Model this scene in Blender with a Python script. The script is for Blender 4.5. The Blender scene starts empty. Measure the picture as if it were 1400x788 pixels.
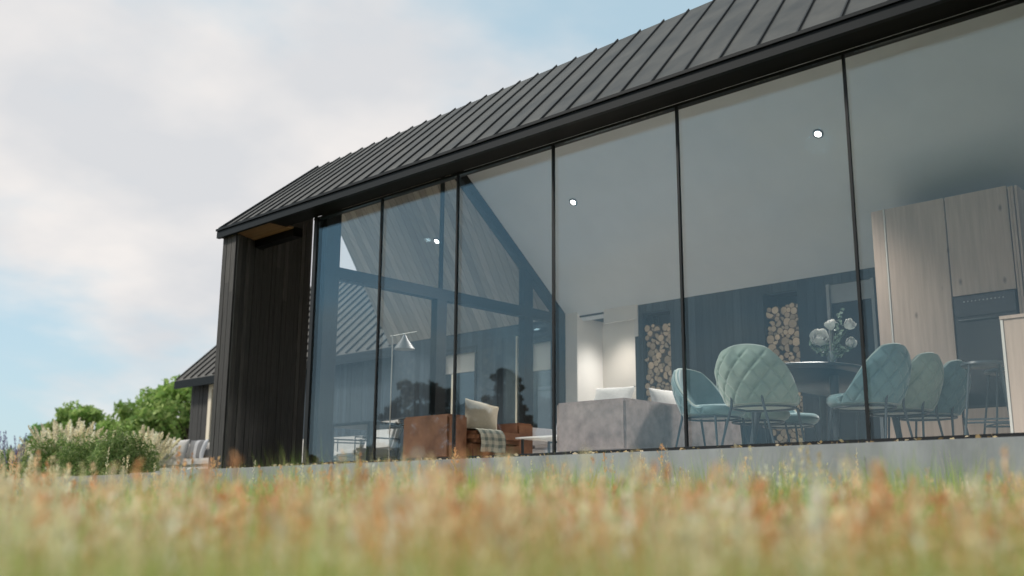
import bpy, math, random
import numpy as np
from mathutils import Vector, Matrix
R = math.radians
rng = random.Random(11)
nr = np.random.default_rng(5)
sc = bpy.context.scene
col = sc.collection

# ------------------------------------------------------------------ materials
def new_mat(name):
    m = bpy.data.materials.new(name); m.use_nodes = True
    nt = m.node_tree; nt.nodes.clear()
    out = nt.nodes.new('ShaderNodeOutputMaterial')
    return m, nt, out

def link(nt, a, b): nt.links.new(a, b)

def mat(name, c, rough=.6, c2=None, scale=4.0, stretch=(1, 1, 1), detail=6, contrast=(.3, .7), bump=0.0, bscale=None,
        metal=0.0, spec=.5, rand=0.0, sheen=0.0, subs=0.0, coat=0.0):
    """Principled surface: colour c mottled with c2 by a stretched noise, optional bump and per-object variation"""
    m, nt, out = new_mat(name)
    p = nt.nodes.new('ShaderNodeBsdfPrincipled')
    p.inputs['Roughness'].default_value = rough
    p.inputs['Metallic'].default_value = metal
    p.inputs['Specular IOR Level'].default_value = spec
    if sheen:
        p.inputs['Sheen Weight'].default_value = sheen
        p.inputs['Sheen Roughness'].default_value = .4
    if coat: p.inputs['Coat Weight'].default_value = coat
    link(nt, p.outputs[0], out.inputs[0])
    tc = nt.nodes.new('ShaderNodeTexCoord'); mp = nt.nodes.new('ShaderNodeMapping')
    mp.inputs['Scale'].default_value = stretch
    link(nt, tc.outputs['Object'], mp.inputs[0])
    n = nt.nodes.new('ShaderNodeTexNoise'); n.inputs['Scale'].default_value = scale; n.inputs['Detail'].default_value = detail
    n.inputs['Roughness'].default_value = .6
    link(nt, mp.outputs[0], n.inputs['Vector'])
    mr = nt.nodes.new('ShaderNodeMapRange')
    mr.inputs[1].default_value, mr.inputs[2].default_value = contrast
    link(nt, n.outputs[0], mr.inputs[0])
    mx = nt.nodes.new('ShaderNodeMix'); mx.data_type = 'RGBA'
    mx.inputs[6].default_value = (*c, 1); mx.inputs[7].default_value = (*(c2 or c), 1)
    link(nt, mr.outputs[0], mx.inputs[0])
    res = mx.outputs[2]
    if rand:
        oi = nt.nodes.new('ShaderNodeObjectInfo'); h = nt.nodes.new('ShaderNodeHueSaturation')
        r2 = nt.nodes.new('ShaderNodeMapRange'); r2.inputs[3].default_value = 1-rand; r2.inputs[4].default_value = 1+rand
        link(nt, oi.outputs['Random'], r2.inputs[0]); link(nt, r2.outputs[0], h.inputs['Value']); link(nt, res, h.inputs['Color'])
        res = h.outputs[0]
    link(nt, res, p.inputs['Base Color'])
    rr = nt.nodes.new('ShaderNodeMapRange'); rr.inputs[3].default_value = max(.02, rough-.08); rr.inputs[4].default_value = min(1, rough+.08)
    link(nt, n.outputs[0], rr.inputs[0]); link(nt, rr.outputs[0], p.inputs['Roughness'])
    if bump:
        src = n.outputs[0]
        if bscale:
            n2 = nt.nodes.new('ShaderNodeTexNoise'); n2.inputs['Scale'].default_value = bscale; n2.inputs['Detail'].default_value = 4
            link(nt, mp.outputs[0], n2.inputs['Vector']); src = n2.outputs[0]
        b = nt.nodes.new('ShaderNodeBump'); b.inputs['Strength'].default_value = bump; b.inputs['Distance'].default_value = .02
        link(nt, src, b.inputs['Height']); link(nt, b.outputs[0], p.inputs['Normal'])
    return m

def attr_mat(name, rough=.7, transl=.4, spec=.2):
    """Leaves and grass: colour of each blade from its mesh attribute, some light through the blade"""
    m, nt, out = new_mat(name)
    a = nt.nodes.new('ShaderNodeAttribute'); a.attribute_name = 'tone'
    p = nt.nodes.new('ShaderNodeBsdfPrincipled'); p.inputs['Roughness'].default_value = rough; p.inputs['Specular IOR Level'].default_value = spec
    t = nt.nodes.new('ShaderNodeBsdfTranslucent'); mx = nt.nodes.new('ShaderNodeMixShader'); mx.inputs[0].default_value = transl
    link(nt, a.outputs['Color'], p.inputs['Base Color']); link(nt, a.outputs['Color'], t.inputs['Color'])
    link(nt, p.outputs[0], mx.inputs[1]); link(nt, t.outputs[0], mx.inputs[2]); link(nt, mx.outputs[0], out.inputs[0])
    return m

def glass_mat(name, ior=1.58, tint=(.975, .985, .985), gl=(.56, .84, 1.0)):
    m, nt, out = new_mat(name)
    t = nt.nodes.new('ShaderNodeBsdfTransparent'); t.inputs[0].default_value = (*tint, 1)
    g = nt.nodes.new('ShaderNodeBsdfGlossy'); g.inputs['Color'].default_value = (*gl, 1); g.inputs['Roughness'].default_value = 0.0
    f = nt.nodes.new('ShaderNodeFresnel'); f.inputs['IOR'].default_value = ior
    # the same reflectance on the way out as on the way in
    geo = nt.nodes.new('ShaderNodeNewGeometry'); mi = nt.nodes.new('ShaderNodeMix'); mi.inputs[2].default_value = ior; mi.inputs[3].default_value = 1/ior
    link(nt, geo.outputs['Backfacing'], mi.inputs[0])
    inv = nt.nodes.new('ShaderNodeMath'); inv.operation = 'ADD'; inv.inputs[1].default_value = 0.0
    link(nt, mi.outputs[0], inv.inputs[0]); link(nt, inv.outputs[0], f.inputs['IOR'])
    mx = nt.nodes.new('ShaderNodeMixShader')
    link(nt, f.outputs[0], mx.inputs[0]); link(nt, t.outputs[0], mx.inputs[1]); link(nt, g.outputs[0], mx.inputs[2]); link(nt, mx.outputs[0], out.inputs[0])
    return m

def lamp_mat(name, c, s):
    m, nt, out = new_mat(name); e = nt.nodes.new('ShaderNodeEmission')
    e.inputs[0].default_value = (*c, 1); e.inputs[1].default_value = s; link(nt, e.outputs[0], out.inputs[0]); return m

def plank_mat(name, c, c2, axis, w, rough=.6, grain=(1, 1, 1), gscale=12, vary=.35):
    """Boards: tone changes from board to board along `axis` every w metres, grain runs the other way"""
    m, nt, out = new_mat(name)
    p = nt.nodes.new('ShaderNodeBsdfPrincipled'); p.inputs['Roughness'].default_value = rough; p.inputs['Specular IOR Level'].default_value = .3
    link(nt, p.outputs[0], out.inputs[0])
    tc = nt.nodes.new('ShaderNodeTexCoord'); mp = nt.nodes.new('ShaderNodeMapping'); mp.inputs['Scale'].default_value = grain
    link(nt, tc.outputs['Object'], mp.inputs[0])
    n = nt.nodes.new('ShaderNodeTexNoise'); n.inputs['Scale'].default_value = gscale; n.inputs['Detail'].default_value = 7
    link(nt, mp.outputs[0], n.inputs['Vector'])
    mr = nt.nodes.new('ShaderNodeMapRange'); mr.inputs[1].default_value = .3; mr.inputs[2].default_value = .7
    link(nt, n.outputs[0], mr.inputs[0])
    mx = nt.nodes.new('ShaderNodeMix'); mx.data_type = 'RGBA'; mx.inputs[6].default_value = (*c, 1); mx.inputs[7].default_value = (*c2, 1)
    link(nt, mr.outputs[0], mx.inputs[0])
    d = nt.nodes.new('ShaderNodeVectorMath'); d.operation = 'DOT_PRODUCT'; d.inputs[1].default_value = tuple(a/w for a in axis)
    link(nt, tc.outputs['Object'], d.inputs[0])
    fl = nt.nodes.new('ShaderNodeMath'); fl.operation = 'FLOOR'; link(nt, d.outputs['Value'], fl.inputs[0])
    wn = nt.nodes.new('ShaderNodeTexWhiteNoise'); wn.noise_dimensions = '1D'; link(nt, fl.outputs[0], wn.inputs['W'])
    r2 = nt.nodes.new('ShaderNodeMapRange'); r2.inputs[3].default_value = 1-vary; r2.inputs[4].default_value = 1+vary
    link(nt, wn.outputs['Value'], r2.inputs[0])
    fr = nt.nodes.new('ShaderNodeMath'); fr.operation = 'FRACT'; link(nt, d.outputs['Value'], fr.inputs[0])
    gp = nt.nodes.new('ShaderNodeMath'); gp.operation = 'GREATER_THAN'; gp.inputs[1].default_value = .05; link(nt, fr.outputs[0], gp.inputs[0])
    g2 = nt.nodes.new('ShaderNodeMapRange'); g2.inputs[3].default_value = .35; g2.inputs[4].default_value = 1; link(nt, gp.outputs[0], g2.inputs[0])
    mu = nt.nodes.new('ShaderNodeMath'); mu.operation = 'MULTIPLY'; link(nt, r2.outputs[0], mu.inputs[0]); link(nt, g2.outputs[0], mu.inputs[1])
    h = nt.nodes.new('ShaderNodeHueSaturation'); link(nt, mu.outputs[0], h.inputs['Value']); link(nt, mx.outputs[2], h.inputs['Color'])
    link(nt, h.outputs[0], p.inputs['Base Color'])
    b = nt.nodes.new('ShaderNodeBump'); b.inputs['Strength'].default_value = .25; b.inputs['Distance'].default_value = .01
    link(nt, n.outputs[0], b.inputs['Height']); link(nt, b.outputs[0], p.inputs['Normal'])
    return m

def plaid_mat(name):
    m, nt, out = new_mat(name)
    p = nt.nodes.new('ShaderNodeBsdfPrincipled'); p.inputs['Roughness'].default_value = .95; p.inputs['Specular IOR Level'].default_value = .1
    link(nt, p.outputs[0], out.inputs[0])
    tc = nt.nodes.new('ShaderNodeTexCoord'); val = None
    ra = nt.nodes.new('ShaderNodeUVMap')
    sep = nt.nodes.new('ShaderNodeSeparateXYZ'); link(nt, ra.outputs[0], sep.inputs[0])
    acc = None
    for o in (0, 1):
        a = nt.nodes.new('ShaderNodeMath'); a.operation = 'MULTIPLY'; a.inputs[1].default_value = 6.0; link(nt, sep.outputs[o], a.inputs[0])
        f = nt.nodes.new('ShaderNodeMath'); f.operation = 'FRACT'; link(nt, a.outputs[0], f.inputs[0])
        g = nt.nodes.new('ShaderNodeMath'); g.operation = 'GREATER_THAN'; g.inputs[1].default_value = .55; link(nt, f.outputs[0], g.inputs[0])
        if acc is None: acc = g.outputs[0]
        else:
            s = nt.nodes.new('ShaderNodeMath'); s.operation = 'ADD'; link(nt, acc, s.inputs[0]); link(nt, g.outputs[0], s.inputs[1]); acc = s.outputs[0]
    mr = nt.nodes.new('ShaderNodeMapRange'); mr.inputs[2].default_value = 2; link(nt, acc, mr.inputs[0])
    mx = nt.nodes.new('ShaderNodeMix'); mx.data_type = 'RGBA'; mx.inputs[6].default_value = (.30, .29, .24, 1); mx.inputs[7].default_value = (.10, .12, .11, 1)
    link(nt, mr.outputs[0], mx.inputs[0]); link(nt, mx.outputs[2], p.inputs['Base Color'])
    return m

M = {}
M['charred'] = mat('charred timber boards', (.013, .013, .0125), .68, (.044, .042, .039), 5, (9, 9, .7), bump=.5, rand=0)
M['charred2'] = mat('charred timber boards pale', (.028, .027, .025), .72, (.080, .076, .069), 5, (9, 9, .7), bump=.5)
M['zinc'] = mat('dark zinc sheet', (.028, .028, .0255), .60, (.074, .072, .064), 2.6, (1, .7, .7), detail=11, contrast=(.33, .68), bump=.05, spec=.4)
M['zinc_seam_shade'] = mat('zinc seam with shade in colour', (.012, .012, .012), .6, (.018, .018, .018), 6, spec=.35)  # same metal as the sheet; shade along the ribs put into the colour
M['gutter'] = mat('slate blue gutter metal', (.004, .007, .009), .5, (.006, .010, .013), 2, (.2, 1, 1), spec=.15)
M['soffit_black'] = mat('black soffit board', (.005, .005, .005), .6, (.008, .0075, .007), 3, (.3, 4, 4), spec=.12)
M['frame'] = mat('black aluminium', (.009, .011, .013), .45, (.013, .015, .017), 3, spec=.25)
M['soffit_wood'] = plank_mat('warm soffit boards', (.30, .17, .085), (.38, .23, .12), (0, 1, 0), .11, .5, (.6, 8, 8), 4)
M['plank'] = plank_mat('silvered ceiling boards', (.42, .35, .295), (.58, .49, .42), (1, .46, 0), .14, .65, (9, .7, .7), 4, .22)
M['ceiling'] = mat('warm white ceiling paint', (.60, .635, .67), .9, (.64, .675, .71), 2)
M['white'] = mat('white wall paint', (.78, .75, .71), .85, (.82, .79, .75), 2)
M['floor'] = mat('pale stone floor', (.58, .54, .49), .5, (.66, .62, .57), 3, bump=.02)
M['bluewall'] = plank_mat('dark stained boards', (.024, .036, .048), (.045, .062, .078), (1, 0, 0), .12, .5, (8, 8, .6), 4, .35)
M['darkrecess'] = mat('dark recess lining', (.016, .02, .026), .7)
M['concrete'] = mat('pale smooth concrete', (.165, .18, .19), .8, (.30, .32, .34), 2.6, (1, 1, .45), detail=12, contrast=(.28, .62), bump=.12, bscale=40)
M['cabinet'] = mat('grey washed oak', (.43, .325, .26), .55, (.62, .49, .405), 3.2, (7, 7, .42), detail=8, contrast=(.25, .75), bump=.08)
def knots(m):
    nt = m.node_tree; p = [n for n in nt.nodes if n.type == 'BSDF_PRINCIPLED'][0]; src = p.inputs['Base Color'].links[0].from_socket
    tc = [n for n in nt.nodes if n.type == 'TEX_COORD'][0]; mp = nt.nodes.new('ShaderNodeMapping'); mp.inputs['Scale'].default_value = (5.2, 5.2, 2.6); link(nt, tc.outputs['Object'], mp.inputs[0])
    v = nt.nodes.new('ShaderNodeTexVoronoi'); v.inputs['Scale'].default_value = 1.0; link(nt, mp.outputs[0], v.inputs['Vector'])
    mr = nt.nodes.new('ShaderNodeMapRange'); mr.inputs[1].default_value = .03; mr.inputs[2].default_value = .12; mr.inputs[3].default_value = .45; mr.inputs[4].default_value = 1; link(nt, v.outputs['Distance'], mr.inputs[0])
    h = nt.nodes.new('ShaderNodeHueSaturation'); link(nt, src, h.inputs['Color']); link(nt, mr.outputs[0], h.inputs['Value']); link(nt, h.outputs[0], p.inputs['Base Color'])
knots(M['cabinet'])
M['cabinet_edge'] = mat('pale cabinet edge strip', (.70, .67, .62), .45)
M['ovenglass'] = mat('black oven glass', (.012, .015, .018), .12, (.014, .017, .02), 2)
M['ovenmark'] = mat('grey oven markings', (.45, .45, .45), .5)
M['steel'] = mat('brushed steel', (.5, .5, .5), .35, metal=1)
M['sage'] = mat('sage velvet', (.20, .28, .235), .75, (.29, .36, .31), 7, sheen=.6, bump=.06, bscale=120)
M['teal'] = mat('teal velvet', (.085, .17, .185), .75, (.14, .235, .25), 7, sheen=.6, bump=.06, bscale=120)
M['piping_pale'] = mat('pale piping', (.30, .37, .34), .7, sheen=.4)
M['blackmetal'] = mat('blue black powder coated metal', (.035, .05, .06), .38)
M['table'] = mat('dark stained tabletop', (.022, .030, .036), .45, (.035, .045, .052), 4, (1, 8, 8))
M['leather'] = mat('worn tan leather', (.10, .042, .022), .5, (.27, .125, .065), 4.5, contrast=(.3, .72), bump=.18, bscale=60)
M['suede'] = mat('mauve grey suede', (.165, .12, .108), .85, (.36, .285, .26), 7.5, contrast=(.32, .7), sheen=.35, bump=.06, bscale=60)
M['greyfabric'] = mat('pale grey woven fabric', (.40, .39, .40), .95, (.48, .47, .48), 60, bump=.15)
M['white_fabric'] = mat('off white woven fabric', (.48, .465, .445), .95, (.58, .56, .535), 50, bump=.15)
M['taupe'] = mat('taupe linen', (.30, .265, .20), .95, (.38, .335, .26), 50, bump=.15)
M['stripe'] = plank_mat('grey and white striped linen', (.30, .30, .31), (.42, .42, .43), (1, 0, 0), .11, .95, (30, 30, 30), 3, .75)
M['plaid'] = plaid_mat('green grey plaid wool')
M['whitetop'] = mat('white lacquer', (.78, .78, .77), .3)
M['brass'] = mat('pale satin metal', (.40, .39, .36), .45, metal=.5)
M['shade'] = mat('grey enamel shade', (.15, .16, .165), .5)
M['cream'] = mat('cream painted timber', (.74, .66, .52), .7)
M['bark'] = mat('rough bark', (.17, .115, .07), .95, (.26, .18, .12), 12, bump=.5, rand=.3)
M['cut'] = mat('pale cut wood', (.56, .40, .25), .85, (.76, .60, .43), 9, rand=.30, bump=.1)
M['trunk'] = mat('grey brown bark', (.07, .055, .04), .95, (.12, .095, .07), 6, (6, 6, 1), bump=.6)
M['ground'] = mat('meadow soil', (.07, .058, .028), 1.0, (.12, .095, .05), .8, bump=.3)
M['gravel'] = mat('pale paving', (.22, .225, .22), .9, (.29, .29, .28), 9, bump=.1)
M['rendered'] = mat('grey render', (.30, .32, .34), .9, (.36, .38, .40), 4)
M['petal'] = mat('white rose petals', (.92, .90, .86), .8, (.95, .94, .91), 8, spec=.2)
M['vaseglass'] = glass_mat('clear vase glass', 1.45, (.93, .96, .97), (1, 1, 1))
M['glass'] = glass_mat('facade glass')
M['glass_inner'] = glass_mat('clear glazing', 1.45)
M['leaf'] = attr_mat('leaves', .6, .3)
M['grassblade'] = attr_mat('grass blades', .8, .45, .1)
M['lamp'] = lamp_mat('lit lamp', (1, .95, .88), 7)
M['curtain'] = None
def bright_panel():  # translucent surface for the added bright panels, lets sky light through
    m, nt, out = new_mat('added translucent panel')
    d = nt.nodes.new('ShaderNodeBsdfDiffuse'); d.inputs[0].default_value = (.85, .80, .74, 1)
    t = nt.nodes.new('ShaderNodeBsdfTranslucent'); t.inputs[0].default_value = (.92, .87, .80, 1)
    mx = nt.nodes.new('ShaderNodeMixShader'); mx.inputs[0].default_value = .6
    link(nt, d.outputs[0], mx.inputs[1]); link(nt, t.outputs[0], mx.inputs[2]); link(nt, mx.outputs[0], out.inputs[0]); return m
M['bright_panel'] = bright_panel()

# ------------------------------------------------------------------ mesh helpers
class MB:
    def __init__(s): s.v = []; s.f = []; s.mi = []; s.cur = 0; s.uv = None
    def add(s, verts, faces):
        b = len(s.v); s.v += [tuple(v) for v in verts]
        for f in faces: s.f.append(tuple(b+i for i in f)); s.mi.append(s.cur)
        return s
    def box(s, x0, x1, y0, y1, z0, z1):
        return s.hexa([(x0, y0, z0), (x1, y0, z0), (x1, y1, z0), (x0, y1, z0), (x0, y0, z1), (x1, y0, z1), (x1, y1, z1), (x0, y1, z1)])
    def hexa(s, p):
        return s.add(p, [(3, 2, 1, 0), (4, 5, 6, 7), (0, 1, 5, 4), (1, 2, 6, 5), (2, 3, 7, 6), (3, 0, 4, 7)])
    def prism(s, poly, axis, a, b):
        """polygon in the plane across `axis` pulled from a to b"""
        n = len(poly)
        def P(u, v, w): return {'x': (w, u, v), 'y': (u, w, v), 'z': (u, v, w)}[axis]
        vs = [P(u, v, a) for u, v in poly]+[P(u, v, b) for u, v in poly]
        return s.add(vs, [tuple(range(n))[::-1], tuple(range(n, 2*n))]+[(i, (i+1) % n, n+(i+1) % n, n+i) for i in range(n)])
    def tube(s, pts, r, n=8, cap=True):
        pts = [Vector(p) for p in pts]; k = len(pts)
        rs = r if isinstance(r, (list, tuple)) else [r]*k
        vs = []; fs = []; up = None
        for i, p in enumerate(pts):
            t = (pts[min(i+1, k-1)]-pts[max(i-1, 0)]).normalized()
            if up is None: up = t.orthogonal().normalized()
            up = (up-t*up.dot(t)).normalized(); sd = t.cross(up)
            for j in range(n):
                a = 2*math.pi*j/n; vs.append(p+(up*math.cos(a)+sd*math.sin(a))*rs[i])
        for i in range(k-1):
            for j in range(n): fs.append((i*n+j, i*n+(j+1) % n, (i+1)*n+(j+1) % n, (i+1)*n+j))
        if cap: fs += [tuple(range(n))[::-1], tuple(range((k-1)*n, k*n))]
        return s.add(vs, fs)
    def lathe(s, prof, c=(0, 0, 0), n=32, sx=1, sy=1):
        vs = []; fs = []; k = len(prof)
        for r, z in prof:
            for j in range(n):
                a = 2*math.pi*j/n; vs.append((c[0]+r*math.cos(a)*sx, c[1]+r*math.sin(a)*sy, c[2]+z))
        for i in range(k-1):
            for j in range(n): fs.append((i*n+j, i*n+(j+1) % n, (i+1)*n+(j+1) % n, (i+1)*n+j))
        fs += [tuple(range(n))[::-1], tuple(range((k-1)*n, k*n))]
        return s.add(vs, fs)
    def build(s, name, m, parent=None, smooth=False, bevel=0, loc=None):
        me = bpy.data.meshes.new(name)
        off = Vector((0, 0, 0))
        q = parent
        while q is not None: off += q.location; q = q.parent
        if loc is not None: off += Vector(loc)
        me.from_pydata([(v[0]-off.x, v[1]-off.y, v[2]-off.z) for v in s.v], [], s.f)
        for mm in (m if isinstance(m, (list, tuple)) else [m]): me.materials.append(mm)
        if any(s.mi): me.polygons.foreach_set('material_index', s.mi)
        if s.uv is not None:
            l = me.uv_layers.new(name='UVMap')
            for lp in me.loops: l.data[lp.index].uv = s.uv[lp.vertex_index]
        me.validate(); me.update()
        import bmesh
        bm = bmesh.new(); bm.from_mesh(me)
        if bevel: bmesh.ops.bevel(bm, geom=[e for e in bm.edges if e.calc_face_angle(0) > .6], offset=bevel, segments=2, affect='EDGES', clamp_overlap=True)
        bmesh.ops.recalc_face_normals(bm, faces=bm.faces); bm.to_mesh(me); bm.free()
        if smooth:
            me.polygons.foreach_set('use_smooth', [True]*len(me.polygons))
            try: me.set_sharp_from_angle(angle=R(50))
            except Exception: pass
        o = bpy.data.objects.new(name, me); col.objects.link(o)
        if loc is not None: o.location = loc
        if parent is not None: o.parent = parent
        return o

def tag(o, label=None, cat=None, group=None, kind=None):
    if label: o['label'] = label
    if cat: o['category'] = cat
    if group: o['group'] = group
    if kind: o['kind'] = kind
    return o
def thing(name, label, cat, loc=(0, 0, 0), group=None):
    o = bpy.data.objects.new(name, None); col.objects.link(o); o.location = loc; o.empty_display_size = .1
    return tag(o, label, cat, group)
def dup(root, loc, rz=None, label=None, scale=None):
    r = root.copy(); col.objects.link(r); r.location = loc
    if rz is not None: r.rotation_euler = (0, 0, rz)
    if scale: r.scale = scale
    if label: r['label'] = label
    for ch in list(root.children):
        c = ch.copy(); col.objects.link(c); c.parent = r
        for g in list(ch.children):
            d = g.copy(); col.objects.link(d); d.parent = c
    return r
def bx(name, m, parent, *b, bevel=0): return MB().box(*b).build(name, m, parent, bevel=bevel)

# ------------------------------------------------------------------ house shell
house = thing('house', 'long black timber house with zinc gable roof and full height glass front', 'house', (0, 0, 0))
FS = lambda y: 2.40+.8*(4.64-y)            # underside of the far slope
NS = lambda y: 3.02+.705*(y+.22)           # underside of the near slope
XV = lambda y: -1.83-.46*(y+.3)            # slanted verge at the left end
RY = 1.95
def RZ(x): return 4.826+.0335*(x+2.87)
XR = 11.6

# roof: sheet + standing seams + gutter
xs = [-1.83]
while xs[-1] < XR-.4:
    x = xs[-1]; xs.append(x+float(np.interp(x, [-1.3, 2.8, 3.7, 4.5, 5.3, 6, 6.75, 8, 11], [.27, .305, .317, .327, .345, .352, .365, .39, .40])))
slant = lambda x: float(np.interp(x, [-1.83, 5.2, XR], [-.46, -.31, -.1]))
def roof_near(x, t):                       # point on the near slope, t 0 eave .. 1 ridge
    xr = x+slant(x)*(RY+.3); y = -.3+t*(RY+.3)
    return Vector((x+(xr-x)*t, y, 3.145+t*(RZ(xr)-3.145)))
rf = MB()
edges = xs+[XR]
for i in range(len(edges)-1):
    a, b = edges[i], edges[i+1]
    p = [roof_near(a, 0), roof_near(b, 0), roof_near(b, 1), roof_near(a, 1)]
    n = (p[1]-p[0]).cross(p[3]-p[0]).normalized()
    rf.hexa([q-n*.05 for q in p]+[q for q in p])
    fa = [p[3], p[2], Vector((p[2].x-.46*3, 4.95, 2.46)), Vector((p[3].x-.46*3, 4.95, 2.46))]
    n2 = (fa[1]-fa[0]).cross(fa[3]-fa[0]).normalized()
    rf.hexa([q-n2*.05 for q in fa]+fa)
roof = rf.build('roof', M['zinc'], house)
sm = MB()
for x in xs:
    a, b = roof_near(x, -.004), roof_near(x, 1.006)
    n = Vector((0, -.6, .8)); s = Vector((.007, 0, 0))
    sm.hexa([a-s, a+s, b+s, b-s, a-s+n*.019, a+s+n*.019, b+s+n*.019, b-s+n*.019])
sm.build('seam', M['zinc_seam_shade'], roof)
vg = MB()                                   # verge trim down the slanted left edge
a, b = roof_near(-1.83, -.01), roof_near(-1.83, 1.0)
vg.hexa([a+Vector((-.03, 0, -.12)), a+Vector((.0, 0, -.12)), b+Vector((.0, 0, -.12)), b+Vector((-.03, 0, -.12)), a+Vector((-.03, 0, .035)), a+Vector((0, 0, .035)), b+Vector((0, 0, .035)), b+Vector((-.03, 0, .035))])
vg.build('verge_trim', M['gutter'], roof)
g = MB()
g.box(-1.86, XR, -.335, -.285, 3.012, 3.10)
g.box(-1.86, XR, -.355, -.30, 3.106, 3.135)
g.build('gutter', M['gutter'], roof)

# soffits: black boards before the glass, warm boards at the terrace, boarded underside over the terrace
so = MB(); so.box(-.70, XR, -.282, -.02, 3.022, 3.05); so.box(-1.86, -.705, .10, .24, 2.93, 3.05)
so.build('soffit', M['soffit_black'], house)
ws = MB(); ws.box(-1.86, -.705, -.282, .098, 3.026, 3.05); ws.build('soffit', M['soffit_wood'], house)
tu = MB()
def slab_quad(mb, pts, t):
    pts = [Vector(p) for p in pts]; n = (pts[1]-pts[0]).cross(pts[2]-pts[0]).normalized()
    if n.z < 0: n = -n
    mb.hexa(pts+[p+n*t for p in pts])
slab_quad(tu, [(XV(.25)+.02, .25, NS(.25)), (-.07, .25, NS(.25)), (-.07, 1.93, NS(1.93)), (XV(1.93)+.02, 1.93, NS(1.93))], .04)
slab_quad(tu, [(XV(4.9)+.02, 4.64, FS(4.64)), (-.07, 4.64, FS(4.64)), (-.07, 1.955, FS(1.955)), (XV(1.955)+.02, 1.955, FS(1.955))], .04)
tu.build('boarded_ceiling', M['plank'], house)
tu = MB()                                   # far verge board closing the roof edge
for (ya, za, yb, zb) in ((1.95, FS(1.95)+.02, 4.9, FS(4.9)+.02),):
    tu.hexa([(XV(ya)-.03, ya, za), (XV(ya), ya, za), (XV(yb), yb, zb), (XV(yb)-.03, yb, zb), (XV(ya)-.03, ya, za+.24), (XV(ya), ya, za+.24), (XV(yb), yb, zb+.16), (XV(yb)-.03, yb, zb+.16)])
tu.build('verge_trim', M['gutter'], house)
ce = MB()
slab_quad(ce, [(.07, .06, NS(.06)), (11.0, .06, NS(.06)), (11.0, 1.93, NS(1.93)), (.07, 1.93, NS(1.93))], .04)
slab_quad(ce, [(.07, 4.75, FS(4.75)), (11.0, 4.75, FS(4.75)), (11.0, 1.955, FS(1.955)), (.07, 1.955, FS(1.955))], .04)
ce.build('sloping_ceiling', M['ceiling'], house)
bx('floor_slab', M['floor'], house, -.05, 11.2, .06, 4.7, -.20, -.004)
bx('threshold', M['frame'], house, -.1, 11.2, -.03, .06, -.20, .004)
bx('head_rail', M['frame'], house, -.1, 11.2, -.018, .058, 2.994, 3.02)

# facade glass and its joints
XM = [0, 1.2344, 2.5099, 3.8664, 5.3233, 6.8907, 8.62, 10.4]
for i in range(len(XM)-1):
    bx('window_pane', M['glass'], house, XM[i]+.004, XM[i+1]-.004, -.012, .012, .005, 2.993)
for x in XM[1:]:
    bx('mullion', M['frame'], house, x-.011, x+.011, -.026, -.0125, .005, 3.0)
    bx('glass_joint', M['frame'], house, x-.0035, x+.0035, -.0124, .012, .005, 2.993)
cp = MB(); cp.box(-.075, -.004, -.03, .07, -.04, 3.02); cp.build('corner_post', M['frame'], house, bevel=.004)
bx('end_wall', M['white'], house, 11.0, 11.2, .06, 4.7, 0, 2.98)

# glazed gable (x = 0)
gf = MB(); T = .06
def gb(y0, y1, z0, z1): gf.box(-T, T, y0, y1, z0, z1)
gf.prism([(.072, .0), (.29, .0), (.29, NS(.29)), (.072, NS(.072))], 'x', -T, T)
gb(.29, 4.40, 2.27, 2.42)
gb(1.94, 2.12, 0, 2.268)
gf.box(-.016, .016, 2.02, 2.075, 2.422, FS(2.07)-.02)
gb(3.68, 3.87, 0, 2.268)
gf.prism([(3.68, 2.422), (3.87, 2.422), (3.87, FS(3.87)-.1), (3.68, FS(3.68)-.1)], 'x', -T+.004, T-.004)
gf.prism([(4.40, 0), (4.62, 0), (4.62, FS(4.62)), (4.40, FS(4.40))], 'x', -T-.003, T+.003)
gf.prism([(1.96, FS(1.96)-.15), (4.40, FS(4.40)-.15), (4.40, FS(4.40)-.004), (1.96, FS(1.96)-.004)], 'x', -T-.006, T+.006)
gf.prism([(.29, NS(.29)-.12), (1.94, NS(1.94)-.12), (1.94, NS(1.94)-.004), (.29, NS(.29)-.004)], 'x', -T-.006, T+.006)
gf.box(-T, T, .29, 4.4, -.004, .05)
gable = gf.build('gable_frame', M['frame'], house)
for poly in ([(.3, .06), (1.93, .06), (1.93, 2.26), (.3, 2.26)], [(2.13, .06), (3.67, .06), (3.67, 2.26), (2.13, 2.26)], [(3.88, .06), (4.39, .06), (4.39, 2.26), (3.88, 2.26)],
             [(.3, 2.43), (2.01, 2.43), (2.01, FS(2.0)-.2), (1.9, NS(1.9)-.13), (.3, NS(.3)-.13)], [(2.085, 2.43), (3.67, 2.43), (3.67, FS(3.67)-.16), (2.085, FS(2.085)-.16)]):
    MB().prism(poly, 'x', -.012, .012).build('pane', M['glass_inner'], gable)

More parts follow.
